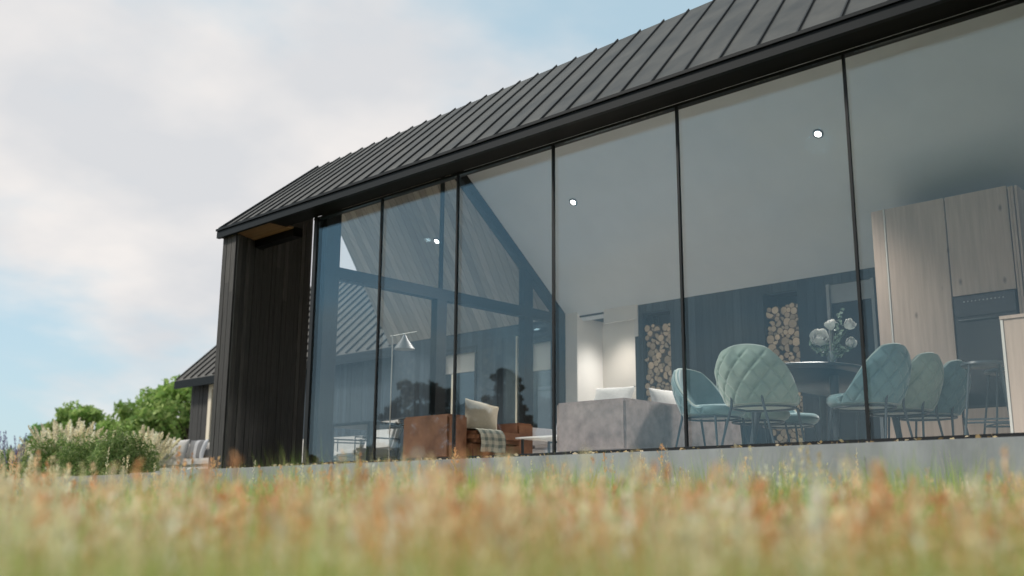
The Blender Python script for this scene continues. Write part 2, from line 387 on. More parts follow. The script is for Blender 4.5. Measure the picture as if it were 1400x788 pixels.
# charred wing wall, vertical boards
def boards(x0, y0, x1, y1, z0, z1, w=.098, out=(0, -1), seed=1, th=.022, ztop=None):
    rr = random.Random(seed); L = math.hypot(x1-x0, y1-y0); ux, uy = (x1-x0)/L, (y1-y0)/L
    a, b = MB(), MB(); d = 0
    while d < L-.005:
        e = min(L, d+w*rr.choice([.8, 1, 1, 1.15])); t = th*rr.uniform(.55, 1); g_ = .004
        zt = z1 if ztop is None else ztop(y0+uy*(d+e)/2)
        cuts = [z0]+([z0+(zt-z0)*rr.uniform(.2, .8)] if rr.random() < .5 else [])+[zt]
        for k in range(len(cuts)-1):
            mb = rr.choice([a, a, b]); t2 = t*rr.uniform(.9, 1)
            p = [(x0+ux*(d+g_), y0+uy*(d+g_)), (x0+ux*(e-g_), y0+uy*(e-g_))]
            q = [(px+out[0]*t2, py+out[1]*t2) for px, py in p]
            zz0, zz1 = cuts[k]+(.002 if k else 0), cuts[k+1]
            mb.hexa([(*p[0], zz0), (*p[1], zz0), (*q[1], zz0), (*q[0], zz0), (*p[0], zz1), (*p[1], zz1), (*q[1], zz1), (*q[0], zz1)])
        d = e
    return a, b
W0x, W1x, Wy = -1.80, -1.47, -.25
Ls = -.42
wb = MB(); dy = 1.41-Wy
ztop = lambda y: NS(y)+(.06 if y > .25 else 0)-(.0 if y > .25 else .03)
core = [(W0x+.02, Wy+.02), (W1x-.02, Wy+.02), (W1x-.02+Ls*dy, 1.39), (W0x+.02+Ls*dy, 1.39)]
wb.add([(x, y, -.15) for x, y in core]+[(x, y, min(ztop(y), 3.02 if y < .2 else 9)) for x, y in core], [(3, 2, 1, 0), (4, 5, 6, 7), (0, 1, 5, 4), (1, 2, 6, 5), (2, 3, 7, 6), (3, 0, 4, 7)])
wing = wb.build('wing_wall', M['frame'], house)
bd = []
n_in = Vector((1, -Ls, 0)).normalized()
bd += boards(W0x, Wy+.0, W1x, Wy+.0, -.15, 3.024, out=(0, -1), seed=3)
bd += boards(W1x, Wy, W1x+Ls*dy, 1.41, -.15, 3, out=(n_in.x, n_in.y), seed=7, ztop=lambda y: min(NS(max(y, -.2)), 3.02) if y < .1 else (2.925 if y < .25 else NS(y)))
bd += boards(W0x, Wy, W0x+Ls*dy, 1.41, -.15, 3, out=(-n_in.x, -n_in.y), seed=9, ztop=lambda y: min(NS(max(y, -.2)), 3.02) if y < .1 else (2.925 if y < .25 else NS(y)))
for i, m_ in ((0, 'charred'), (1, 'charred2')):
    mb = MB()
    for k in range(i, len(bd), 2): mb.add(bd[k].v, bd[k].f)
    mb.build('cladding', M[m_], wing)

# back wall of the terrace and the room
bw = MB()
for (x0, x1, z0, z1) in ((-4.05, -2.78, 0, 2.395), (-2.78, -1.92, 2.16, 2.395), (-1.92, -.74, 0, 2.395), (-.74, -.20, 2.16, 2.395), (-.20, -.0, 0, 2.395)):
    bw.box(x0, x1, 4.645, 4.80, z0-.1, z1)
tw = bw.build('terrace_wall', M['bluewall'], house)
for (x0, x1) in ((-2.78, -1.92), (-.74, -.20)):
    of = MB(); of.box(x0, x0+.04, 4.63, 4.815, 0, 2.16); of.box(x1-.04, x1, 4.63, 4.815, 0, 2.16); of.box(x0+.04, x1-.04, 4.63, 4.815, 2.11, 2.16)
    of.build('door_frame', M['frame'], house)
bx('trim', M['cream'], house, -.985, -.955, 4.60, 4.644, 0, 2.2)
for (x0, x1, z0) in ((-2.738, -1.962, 1.74), (-.698, -.242, 1.62)): bx('added_panel', M['bright_panel'], house, x0, x1, 4.70, 4.706, z0, 2.105)  # added translucent panels that whiten the tops of the door openings
bx('door_post', M['cream'], house, -2.55, -2.50, 4.66, 4.72, 0, 1.72)
for (x0, x1) in ((-2.74, -1.96), (-.70, -.24)):
    bx('glass_door', M['glass_inner'], house, x0, x1, 4.74, 4.76, .0, 2.11)
bx('terrace_floor', M['gravel'], house, -4.6, -.1, .07, 4.9, -.2, -.03)

NL = ((1.50, 1.98), (3.46, 3.95))
bk = MB()
for (x0, x1, z0, z1) in ((1.36, 1.50, 0, 2.42), (1.98, 3.46, 0, 2.42), (3.95, 4.36, 0, 2.42), (4.98, 11, 0, 2.42), (1.50, 1.98, 2.27, 2.42), (3.46, 3.95, 2.27, 2.42), (1.50, 1.98, 0, .50), (4.36, 4.98, 2.27, 2.42)):
    bk.box(x0, x1, 4.64, 4.74, z0, z1)
bk.build('back_wall', M['bluewall'], house)
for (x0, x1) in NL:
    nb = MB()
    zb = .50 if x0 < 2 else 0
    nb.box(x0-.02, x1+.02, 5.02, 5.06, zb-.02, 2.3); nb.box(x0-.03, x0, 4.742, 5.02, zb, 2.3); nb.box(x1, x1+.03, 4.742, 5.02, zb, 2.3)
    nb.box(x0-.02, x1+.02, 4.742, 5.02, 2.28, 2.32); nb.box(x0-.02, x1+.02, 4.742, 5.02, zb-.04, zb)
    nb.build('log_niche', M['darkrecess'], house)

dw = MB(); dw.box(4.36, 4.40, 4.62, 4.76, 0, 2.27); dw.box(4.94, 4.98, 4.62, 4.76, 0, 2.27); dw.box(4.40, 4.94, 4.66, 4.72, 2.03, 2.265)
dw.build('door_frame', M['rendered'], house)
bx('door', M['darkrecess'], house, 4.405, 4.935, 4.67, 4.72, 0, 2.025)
# white alcove; its back is an added translucent panel, bright from the sky behind
al = MB()
al.box(.066, .30, 4.60, 5.30, 0, 2.44); al.box(.80, 1.425, 4.625, 4.66, 2.20, 2.44); al.box(1.362, 1.425, 4.625, 4.638, 1.94, 2.198)
al.box(1.362, 1.50, 4.742, 5.30, 0, 2.40)
al.build('alcove_wall', M['white'], house)
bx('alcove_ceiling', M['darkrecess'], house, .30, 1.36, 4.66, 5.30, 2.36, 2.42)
bx('added_panel', M['bright_panel'], house, .302, 1.358, 5.22, 5.226, .02, 2.355)
bx('added_panel_sill', M['frame'], house, .30, 1.36, 5.27, 5.30, 0, .06)  # sill belonging to the added panel

# ------------------------------------------------------------------ slab, ground
def struct(name, mb, m, bevel=0, loc=None): return tag(mb.build(name, m, bevel=bevel, loc=loc), kind='structure')
pt = MB(); jx = [-2.62, 13]
for a_, b_ in zip(jx, jx[1:]): pt.box(a_, b_-.006, -.56, -.0, -1.3, -.055)
pt.box(-2.60, 12.9, -.545, -.01, -1.3, -.075); struct('patio', pt, M['concrete'], .006)
pt = MB(); pt.box(-40, -2.626, -.20, 30, -1.3, -.06); pt.box(-2.62, -.11, .001, 30, -1.3, -.06); struct('lower_patio', pt, M['gravel'], .006)
# rolling meadow sheet
def ground():
    n = 140; s = 1500
    t = np.linspace(-1, 1, n); ax = np.sign(t)*np.abs(t)**3*s
    X, Y = np.meshgrid(ax+5, ax-4); Z = np.full_like(X, -1.16)
    d = np.hypot(X-5, Y+4); Z += np.clip((d-60)/1400, 0, 1)*4*np.sin(X*.01+1)
    v = np.stack([X, Y, Z], -1).reshape(-1, 3)
    f = [(i*n+j, i*n+j+1, (i+1)*n+j+1, (i+1)*n+j) for i in range(n-1) for j in range(n-1)]
    mb = MB(); mb.add(v.tolist(), f); return struct('ground', mb, M['ground'])
ground()

# ------------------------------------------------------------------ second building
gb2 = thing('garden_building', 'low black timber outbuilding with steep zinc roof behind the terrace', 'building', (-10, 6, 0))
BX0, BX1, BY, BE, RY2, RZ2 = -14.5, -5.2, 6.0, 2.55, 9.0, 5.42
w = MB(); w.box(BX0+.25, -14.1+1.0, BY+.3, 12, -.1, BE); w.box(-13.1, -12.86, BY+.3, 12, -.1, BE-.0)
w = MB(); w.prism([(BY+.3, -.1), (11.7, -.1), (11.7, BE+.1), (RY2, RZ2-.2), (BY+.3, BE+.1)], 'x', BX0+.3, BX1-.1)
wl = w.build('wall', M['bluewall'], gb2)
a, b = boards(BX0+.3, BY+.3, -13.25, BY+.3, -.1, BE+.02, out=(0, -1), seed=21, w=.14)
c_, d_ = boards(-11.6, BY+.3, BX1-.1, BY+.3, -.1, BE+.02, out=(0, -1), seed=22, w=.14)
mb = MB()
for k in (a, b): mb.add(k.v, k.f)
mb.build('cladding', M['charred'], gb2)
mb = MB()
for k in (c_, d_): mb.add(k.v, k.f)
mb.build('cladding', M['rendered'] if False else M['bluewall'], gb2)
r2 = MB()
slab_quad(r2, [(BX0, BY, BE+.08), (BX1+.1, BY, BE+.08), (BX1+.1, RY2, RZ2), (BX0, RY2, RZ2)], .06)
slab_quad(r2, [(BX0, 12, BE+.08), (BX1+.1, 12, BE+.08), (BX1+.1, RY2+.003, RZ2), (BX0, RY2+.003, RZ2)], .06)
rr2 = r2.build('roof', M['zinc'], gb2)
s2 = MB(); x = BX0+.02; nn = Vector((0, -(RZ2-BE), 3)).normalized()
while x < BX1+.1:
    a, b = Vector((x, BY, BE+.14)), Vector((x, RY2, RZ2+.07)); s = Vector((.02, 0, 0))
    s2.hexa([a-s, a+s, b+s, b-s, a-s+nn*.05, a+s+nn*.05, b+s+nn*.05, b-s+nn*.05]); x += .36
s2.build('seam', M['zinc_seam_shade'], rr2)
bx('gutter', M['gutter'], rr2, BX0-.02, BX1+.12, BY-.05, BY, BE-.08, BE+.12)
wf = MB(); wf.box(-13.2, -13.05, BY+.2, BY+.297, 0, 2.5); wf.box(-11.75, -11.6, BY+.2, BY+.297, 0, 2.5); wf.box(-13.05, -11.75, BY+.2, BY+.297, 2.38, 2.5)
wfo = wf.build('window', M['cream'], gb2)
bx('window_pane', M['glass'], wfo, -13.04, -11.76, BY+.25, BY+.27, 0, 2.37)

gw = thing('garden_wall', 'grey rendered garden wall seen through the terrace door', 'wall', (-3, 9, 0))
bx('wall', M['rendered'], gw, -5.0, 3.5, 9.0, 9.25, -.1, 1.95, bevel=.01); bx('coping', M['concrete'], gw, -5.05, 3.55, 8.96, 9.29, 1.953, 2.02)

# ------------------------------------------------------------------ firewood
def log_mesh(seed, split):
    rr = random.Random(seed); n = 14
    if split: ang = [i*math.pi/9 for i in range(10)]; pr_ = [(math.cos(t)*(1+rr.uniform(-.06, .06)), math.sin(t)*1.15-.5) for t in ang]
    else: pr_ = [(math.cos(2*math.pi*i/n)*(1+rr.uniform(-.07, .07)), math.sin(2*math.pi*i/n)*(1+rr.uniform(-.07, .07))) for i in range(n)]
    me = bpy.data.meshes.new('log'); n = len(pr_)
    v = [(x, 0, z) for x, z in pr_]+[(x, .27, z) for x, z in pr_]+[(x*.86, -.002, z*.86) for x, z in pr_]+[(0, .003, 0)]
    f = [(i, n+i, n+(i+1) % n, (i+1) % n) for i in range(n)]+[tuple(range(n, 2*n))]+[(i, (i+1) % n, 2*n+(i+1) % n, 2*n+i) for i in range(n)]+[(2*n+(i+1) % n, 3*n, 2*n+i) for i in range(n)]
    me.from_pydata(v, [], [q[::-1] for q in f]); me.materials.append(M['bark']); me.materials.append(M['cut'])
    me.polygons.foreach_set('material_index', [0]*n+[1]+[0]*n+[1]*n)
    import bmesh
    bm = bmesh.new(); bm.from_mesh(me); bmesh.ops.recalc_face_normals(bm, faces=bm.faces); bm.to_mesh(me); bm.free()
    return me
LM = [log_mesh(i, i > 4) for i in range(8)]
def stack_logs(x0, x1, z0, z1, label, group, seed):
    rr = random.Random(seed); placed = []; W = x1-x0; fails = 0
    while fails < 14 and len(placed) < 185:
        r = rr.choice([rr.uniform(.025, .036), rr.uniform(.033, .048), rr.uniform(.042, .058)])
        best = None
        for k in range(40):
            x = x0+r+(W-2*r)*k/39; z = z0+r
            for (px, pz, p_) in placed:
                dx = abs(px-x)
                if dx < r+p_: z = max(z, pz+math.sqrt((r+p_)**2-dx*dx))
            if best is None or z < best[1]: best = (x, z)
        if best[1]+r > z1: fails += 1; continue
        placed.append((*best, r))
    for (x, z, r) in placed:
        o = bpy.data.objects.new('firewood_log', rr.choice(LM)); col.objects.link(o)
        o.location = (x, 4.70+rr.uniform(-.035, .045), z); o.scale = (r*1.17, 1, r*1.17); o.rotation_euler = (0, rr.uniform(0, 6.28), 0)
        tag(o, label, 'log', group)
stack_logs(1.505, 1.975, .502, 2.10, 'cut log stacked in the narrow wall niche behind the mauve sofa', 'logs stacked in the niche behind the sofa', 4)
stack_logs(3.465, 3.945, .002, 2.12, 'cut log stacked in the floor to ceiling niche behind the dining table', 'logs stacked in the niche behind the dining table', 9)

# ------------------------------------------------------------------ dining chairs
def chair(name, label, fab, loc, rz, group='quilted velvet dining chairs'):
    t = thing(name, label, 'chair', (0, 0, 0), group)
    NU, NV = 110, 48
    A = R(118)
    def shell(u, v, inn):                    # u -1..1 round the back, v 0..1 up
        th = u*A
        w_ = min(1, max(0, (abs(th)-R(34))/R(72))); top = .86-.37*(w_*w_*(3-2*w_))-.045*min(1, abs(th)/R(46))**2
        z = .375+(top-.375)*v
        k = .82+.22*math.sin(min(1, (z-.375)/.34)*math.pi*.5)-.10*max(0, (z-.66)/.2)**2
        rx, ry = .335*k, .315*k
        if inn: rx -= .055; ry -= .055
        p = Vector((rx*math.sin(th), -ry*math.cos(th)-.01-.10*(z-.4), z))
        if not inn:
            s = u*4.3; q = (z-.375)/.185
            a_ = abs((s+q) % 1-.5)*2; b_ = abs((s-q) % 1-.5)*2      # 1 on a seam line
            e = max(math.exp(-((1-a_)/.15)**2), math.exp(-((1-b_)/.15)**2))
            puff = .016*(1-e)*min(1, (1-v)*6)*min(1, v*8+.2)
            nrm = Vector((math.sin(th), -math.cos(th), 0)); p += nrm*puff
        return p
    mb = MB()
    for inn in (0, 1):
        vs = [shell(-1+2*i/NU, j/NV, inn) for i in range(NU+1) for j in range(NV+1)]
        fs = [(i*(NV+1)+j, (i+1)*(NV+1)+j, (i+1)*(NV+1)+j+1, i*(NV+1)+j+1) for i in range(NU) for j in range(NV)]
        mb.add(vs, fs if not inn else [f[::-1] for f in fs])
    off = (NU+1)*(NV+1); st = NV+1
    for i in range(NU):
        for j in (0, NV):
            mb.f.append((i*st+j, (i+1)*st+j, off+(i+1)*st+j, off+i*st+j)); mb.mi.append(0)
    for j in range(NV):
        for i in (0, NU): mb.f.append((i*st+j, i*st+j+1, off+i*st+j+1, off+i*st+j)); mb.mi.append(0)
    bk_ = mb.build('backrest', fab, t, smooth=True)
    mb = MB(); mb.tube([(shell(-1+2*i/60, 1, 0)+shell(-1+2*i/60, 1, 1))/2+Vector((0, 0, .002)) for i in range(61)], .011, 6); mb.build('piping', M['piping_pale'], bk_, smooth=True)
    prof = [(.0, .0), (.82, .0), (.93, .02), (1.0, .05), (.985, .085), (.90, .105), (.6, .112), (0.001, .114)]
    mb = MB(); mb.lathe([(r*.275, z) for r, z in prof], (0, .045, .362), 40, 1, 1.08); mb.build('seat', fab, t, smooth=True)
    mb = MB(); ring = [(.245*math.cos(a), .02+.255*math.sin(a), .352) for a in [i*2*math.pi/36 for i in range(37)]]; mb.tube(ring, .010, 6); mb.build('seat_frame', M['blackmetal'], t, smooth=True)
    for sx in (-1, 1):
        MB().tube([(sx*.20, .21, .36), (sx*.235, .255, .0)], [.012, .009], 8).build('leg', M['blackmetal'], t, smooth=True)
        MB().tube([(sx*.13, -.272, .46), (sx*.14, -.258, .36), (sx*.235, -.285, .0)], [.009, .012, .009], 8).build('leg', M['blackmetal'], t, smooth=True)
    t.location = loc; t.rotation_euler = (0, 0, rz)
    return t
cB = chair('dining_chair', 'sage green quilted chair with its back to the glass at the near table end', M['sage'], (5.68, .62, 0), R(2))
cC = chair('dining_chair', 'teal quilted chair nearest the glass on the cabinet side of the table', M['teal'], (6.33, 1.22, 0), R(84))
chs = [cB, cC]
cB.scale = (1.06, 1.03, .985)
dup(cC, (4.74, 1.30, 0), R(-98), 'teal quilted chair beside the mauve sofa, hollow side of its back showing')
dup(cB, (6.34, 1.90, 0), R(88), 'grey green quilted chair between two teal chairs on the cabinet side', (1, 1, 1))
dup(cC, (6.35, 2.52, 0), R(90), 'teal quilted chair in front of the oven, farthest of its row')
dup(cB, (4.84, 1.95, 0), R(-90), 'sage chair mostly hidden under the table, seat showing behind the near chair', (1, 1, 1))
dup(cC, (4.84, 2.56, 0), R(-90), 'teal chair pushed deep under the far side of the table')

# ------------------------------------------------------------------ dining table, vase, flowers
tb = thing('dining_table', 'dark oval dining table on splayed tapered legs', 'table', (5.68, 1.85, 0))
def capsule(w, l, n=20, cx=5.68, cy=1.85):
    r = w/2; h = l/2-r
    return [(cx+r*math.cos(a), cy+h+r*math.sin(a)) for a in [math.pi*i/n for i in range(n+1)]]+[(cx+r*math.cos(a), cy-h+r*math.sin(a)) for a in [math.pi+math.pi*i/n for i in range(n+1)]]
mb = MB(); lay = [(1.02, 2.02, .715), (1.08, 2.08, .725), (1.08, 2.08, .744), (1.06, 2.06, .75)]
rings = [[(*p, z) for p in capsule(w_, l_)] for w_, l_, z in lay]; n = len(rings[0])
mb.add([p for r_ in rings for p in r_], [(i*n+j, i*n+(j+1) % n, (i+1)*n+(j+1) % n, (i+1)*n+j) for i in range(3) for j in range(n)]+[tuple(range(n))[::-1], tuple(range(3*n, 4*n))])
mb.build('tabletop', M['table'], tb, smooth=True)
mb = MB(); rings = [[(*p, z) for p in capsule(w_, l_)] for w_, l_, z in ((.50, 1.4, .60), (.62, 1.55, .63), (.80, 1.75, .7145))]
mb.add([p for r_ in rings for p in r_], [(i*n+j, i*n+(j+1) % n, (i+1)*n+(j+1) % n, (i+1)*n+j) for i in range(2) for j in range(n)]+[tuple(range(n))[::-1], tuple(range(2*n, 3*n))])
mb.build('apron', M['table'], tb, smooth=True)
for (x, y, dx, dy) in ((6.02, 1.28, .03, -.08), (5.32, 1.28, -.12, -.08), (6.02, 2.42, .06, .08), (5.34, 2.42, -.06, .08)):
    MB().tube([(x, y, .66), (x+dx, y+dy, 0)], [.042, .024], 14).build('leg', M['table'], tb, smooth=True)
vz = thing('vase', 'small clear glass vase of white roses on the dining table', 'vase', (5.98, 1.35, .751))
MB().lathe([(.034, 0), (.038, .01), (.040, .10), (.036, .14), (.032, .14), (.034, .10), (.032, .012), (.001, .010)], (5.98, 1.35, .751), 24).build('body', M['vaseglass'], vz, smooth=True)
VX, VY, VZ = 5.98, 1.35, .751
def rose(c, r, label, tilt=(0, 0), st=1.0):
    ax = Vector((.45+tilt[0], -.75, .55+tilt[1])).normalized(); rq = ax.to_track_quat('Z', 'Y').to_matrix()
    t = thing('rose', label, 'flower', c, 'white roses in the vase'); rr = random.Random(int(r*1e5)+int(c[0]*1e3))
    mb = MB()
    for lay_ in range(5):
        k = 4+lay_; rad = r*(.30+.175*lay_)
        for i in range(k):
            a0 = 2*math.pi*(i+rr.random()*.6)/k; wv = 2*math.pi/k*1.7; vs = []; lip = rr.uniform(.05, .28)*r; top = R(rr.uniform(26, 48)+lay_*10)
            for iu in range(6):
                for iv in range(6):
                    a = a0+(iu/5-.5)*wv*(1-.25*(iv/5)**2); v = iv/5; ph = math.pi*.97-(math.pi*.97-top-.35*(abs(iu-2.5)/2.5)**2)*v
                    q = rad*(1+.05*math.sin(a*3+lay_))+lip*v**4
                    vs.append((c[0]+q*math.sin(ph)*math.cos(a), c[1]+q*math.sin(ph)*math.sin(a), c[2]+.95*st*q*math.cos(ph)))
            mb.add(vs, [(iu*6+iv, (iu+1)*6+iv, (iu+1)*6+iv+1, iu*6+iv+1) for iu in range(5) for iv in range(5)])
    mb.v = [tuple(Vector(c)+rq@(Vector(v)-Vector(c))) for v in mb.v]
    mb.build('petal', M['petal'], t, smooth=True)
    MB().tube([(c[0], c[1], c[2]-r*.4), (c[0]*.5+VX*.5, c[1]*.5+VY*.5, c[2]*.55+(VZ+.1)*.45), (VX, VY, VZ+.03)], .003, 5).build('stem', M['stem'], t)
M['stem'] = mat('green stem', (.06, .10, .05), .6)
rose((5.895, 1.30, 1.02), .078, 'largest white rose, fully open at the left of the vase')
rose((6.005, 1.30, 1.135), .044, 'white rose bud highest in the vase', (-.5, .9), 1.5)
rose((6.155, 1.38, 1.125), .046, 'white rose bud leaning out at the upper right of the vase', (.9, .3), 1.4)
rose((6.165, 1.36, .955), .043, 'white rose bud hanging low at the right of the vase', (.9, -.4), 1.4)
def tone(ob, cols):
    a = ob.data.attributes.new('tone', 'FLOAT_COLOR', 'POINT'); c4 = np.ones((len(cols), 4), np.float32); c4[:, :3] = cols
    a.data.foreach_set('color', c4.ravel())
def raw(name, V, F, cols, m, parent=None, smooth=False):
    """big mesh from arrays: V (n,3), F list of equal-length face index arrays"""
    me = bpy.data.meshes.new(name); V = np.asarray(V, np.float32)
    me.vertices.add(len(V)); me.vertices.foreach_set('co', V.ravel())
    li = np.concatenate([np.asarray(f, np.int32).ravel() for f in F]); tot = np.concatenate([np.full(len(f), len(f[0]), np.int32) for f in F])
    me.loops.add(len(li)); me.loops.foreach_set('vertex_index', li)
    me.polygons.add(len(tot)); me.polygons.foreach_set('loop_start', np.concatenate([[0], np.cumsum(tot)[:-1]]).astype(np.int32)); me.polygons.foreach_set('loop_total', tot)
    me.materials.append(m); me.update(calc_edges=True); me.validate()
    o = bpy.data.objects.new(name, me); col.objects.link(o)
    if parent is not None: o.parent = parent
    tone(o, np.asarray(cols, np.float32)); return o
def leaves_at(P, size, flat=.0, rs=nr, aspect=2.0):
    """diamond leaves at points P: returns verts, quads"""
    n = len(P); d = rs.normal(size=(n, 3)); d[:, 2] *= (1-flat); d /= np.linalg.norm(d, axis=1, keepdims=True)
    e = rs.normal(size=(n, 3)); e -= (e*d).sum(1, keepdims=True)*d; e /= np.linalg.norm(e, axis=1, keepdims=True)
    s = (size*rs.uniform(.6, 1.3, n))[:, None] if np.isscalar(size) else size[:, None]
    nn_ = np.cross(d, e)
    V = np.stack([P-d*s, P+e*s/aspect+nn_*s*.12, P+d*s, P-e*s/aspect+nn_*s*.12], 1).reshape(-1, 3)
    F = np.arange(4*n).reshape(n, 4); return V, F
def sprig(tip, label, seed):
    t = thing('eucalyptus_sprig', label, 'foliage', (VX, VY, VZ+.05), 'eucalyptus sprigs in the vase'); rs = np.random.default_rng(seed)
    a = np.array([0, 0, 0.]); b = np.array(tip)-np.array([VX, VY, VZ+.05]); k = np.linspace(.3, 1, 40)[:, None]
    P = a+(b-a)*k+rs.normal(size=(40, 3))*.016; V, F = leaves_at(P, .021, rs=rs, aspect=1.5)
    raw('leaf', V, [F], np.repeat(np.array([[.17, .23, .18]])*rs.uniform(.7, 1.4, (40, 1)), 4, 0), M['leaf'], t)
    MB().tube([(VX, VY, VZ+.05), tip], .002, 5).build('stem', M['stem'], t)
for i, (tp, lb) in enumerate([((6.10, 1.34, 1.24), 'tall thin grey green sprig above the roses'), ((5.80, 1.30, .98), 'grey green sprig trailing left of the largest rose'), ((6.14, 1.36, .92), 'grey green sprig drooping under the low rose bud'), ((6.08, 1.32, 1.05), 'bushy grey green sprig in the middle of the bouquet'), ((5.86, 1.36, 1.09), 'short grey green sprig behind the largest rose')]): sprig(tp, lb, i)

# ------------------------------------------------------------------ kitchen
CY = 3.4
kc = thing('kitchen_cabinets', 'tall grey washed oak kitchen cabinets with the built in oven', 'cabinet', (5.54, CY, 0))
bx('carcass', M['darkrecess'], kc, 5.55, 6.95, CY+.03, 4.1, 0, 2.70)
bx('door', M['cabinet'], kc, 5.54, 5.672, CY, CY+.028, .06, 2.72, bevel=.002)
bx('edge_strip', M['cabinet_edge'], kc, 5.676, 5.692, CY-.006, CY+.028, .06, 2.725)
bx('door', M['cabinet'], kc, 5.696, 6.328, CY, CY+.028, .06, 2.72, bevel=.002)
bx('door', M['cabinet'], kc, 6.342, 6.958, CY, CY+.028, 1.655, 2.72, bevel=.002)
bx('drawer_front', M['cabinet'], kc, 6.342, 6.958, CY, CY+.028, .06, .50, bevel=.002)
for k, x in enumerate((6.972, 7.002, 7.035)): bx('side_panel', M['cabinet'], kc, x, x+.024, CY-.01-.012*(k % 2), 4.1, 0, 2.70, bevel=.002)
ov = thing('oven', 'black glass built in oven below the cabinet door', 'oven', (6.65, CY, .51))
bx('body', M['darkrecess'], ov, 6.35, 6.95, CY+.001, CY+.029, .51, 1.645)
bx('glass_door', M['ovenglass'], ov, 6.352, 6.948, CY-.022, CY-.002, .53, 1.42, bevel=.003)
bx('control_panel', M['ovenglass'], ov, 6.352, 6.948, CY-.022, CY-.002, 1.43, 1.635, bevel=.003)
mb = MB()
for k in range(11): mb.box(6.45+k*.038, 6.463+k*.038, CY-.0245, CY-.0225, 1.575, 1.588)
mb.build('control_marks', M['ovenmark'], ov)
MB().tube([(6.40, CY-.055, 1.385), (6.90, CY-.055, 1.385)], .009, 8).build('handle', M['blackmetal'], ov, smooth=True)
ki = thing('kitchen_island', 'pale oak kitchen island end at the edge of the glass', 'kitchen island', (7.6, .9, 0))
bx('end_panel', M['cabinet'], ki, 7.60, 9.6, .88, .92, 0, .915, bevel=.002); bx('edge_strip', M['cabinet_edge'], ki, 7.578, 7.597, .875, 1.9, 0, .915)
bx('worktop', M['cabinet'], ki, 7.575, 9.6, .87, 1.92, .918, .945, bevel=.002); bx('carcass', M['cabinet'], ki, 7.60, 9.6, .922, 1.9, 0, .914)
def stool(loc, label):
    t = thing('bar_stool', label, 'stool', (0, 0, 0), 'black metal bar stools by the island')
    MB().lathe([(.0, 0), (.16, 0), (.175, .012), (.17, .03), (.001, .034)], (0, 0, .63), 28).build('seat', M['blackmetal'], t, smooth=True)
    for sx in (-1, 1):
        for sy in (-1, 1): MB().tube([(sx*.11, sy*.11, .632), (sx*.19, sy*.19, 0)], .009, 8).build('leg', M['blackmetal'], t, smooth=True)
    q = .165; MB().tube([(-q, -q, .2), (q, -q, .2), (q, q, .2), (-q, q, .2), (-q, -q, .2)], .008, 6).build('footrest', M['blackmetal'], t)
    t.location = loc; t.rotation_euler = (0, 0, R(20)); return t
s0 = stool((7.29, 1.30, 0), 'black metal bar stool nearer the glass beside the island')
dup(s0, (7.28, 1.86, 0), R(35), 'black metal bar stool behind the other at the island')

# ------------------------------------------------------------------ sofas, cushions, living things
def pillow(name, label, m, w, h, t, loc, rot, group=None):
    mb = MB(); n = 20; rr = random.Random(int(loc[0]*100)); vs = []
    ph = rr.random()*6
    for side in (1, -1):
        for i in range(n+1):
            for j in range(n+1):
                u, v = -1+2*i/n, -1+2*j/n
                e = max(0, (1-abs(u)**2.6))**.6*max(0, (1-abs(v)**2.6))**.6
                cu, cv = 1-.10*(1-abs(v)**2)*0-.07*(1-v*v), 1-.07*(1-u*u)
                z = side*t/2*e+.012*math.sin(3*u+ph)*math.sin(2.6*v+1+ph)
                if v > .3: z -= .0
                vs.append((u*w/2*cu, z, v*h/2*cv))
    st = n+1; fs = [(i*st+j, (i+1)*st+j, (i+1)*st+j+1, i*st+j+1) for i in range(n) for j in range(n)]
    o2 = st*st; fs2 = [tuple(o2+k for k in f[::-1]) for f in fs]
    mb.add(vs, fs+fs2)
    import bmesh
    o = mb.build(name, m, None, smooth=True)
    bm = bmesh.new(); bm.from_mesh(o.data); bmesh.ops.remove_doubles(bm, verts=bm.verts, dist=.001); bmesh.ops.recalc_face_normals(bm, faces=bm.faces); bm.to_mesh(o.data); bm.free()
    o.location = loc; o.rotation_euler = rot
    return tag(o, label, 'cushion', group)

sf = thing('sofa', 'large boxy mauve grey suede sofa with its back to the glass', 'sofa', (3.9, .55, 0))
MB().prism([(3.44, .50), (4.30, .50), (4.30, 2.58), (3.44, 2.58), (3.44, 2.35), (4.06, 2.35), (4.06, .74), (3.44, .74)], 'z', .03, .525).build('frame', M['suede'], sf, bevel=.02)
bx('base', M['suede'], sf, 3.45, 4.055, .745, 2.35, .03, .24, bevel=.012)
bx('seat', M['suede'], sf, 3.43, 4.05, .75, 2.10, .245, .38, bevel=.04)
for (x, y) in ((3.5, .56), (4.24, .56), (3.5, 2.5), (4.24, 2.5)): bx('foot', M['blackmetal'], sf, x-.03, x+.03, y-.03, y+.03, 0, .032)
pillow('cushion', 'pale grey cushion lying over the near arm of the mauve sofa', M['white_fabric'], .46, .40, .15, (3.80, .93, .535), (R(-30), 0, R(8)), 'pale cushions on the mauve sofa')
pillow('cushion', 'pale grey cushion against the back of the mauve sofa, beside the teal chair', M['white_fabric'], .46, .42, .15, (3.93, 1.75, .54), (R(-15), 0, R(78)), 'pale cushions on the mauve sofa')

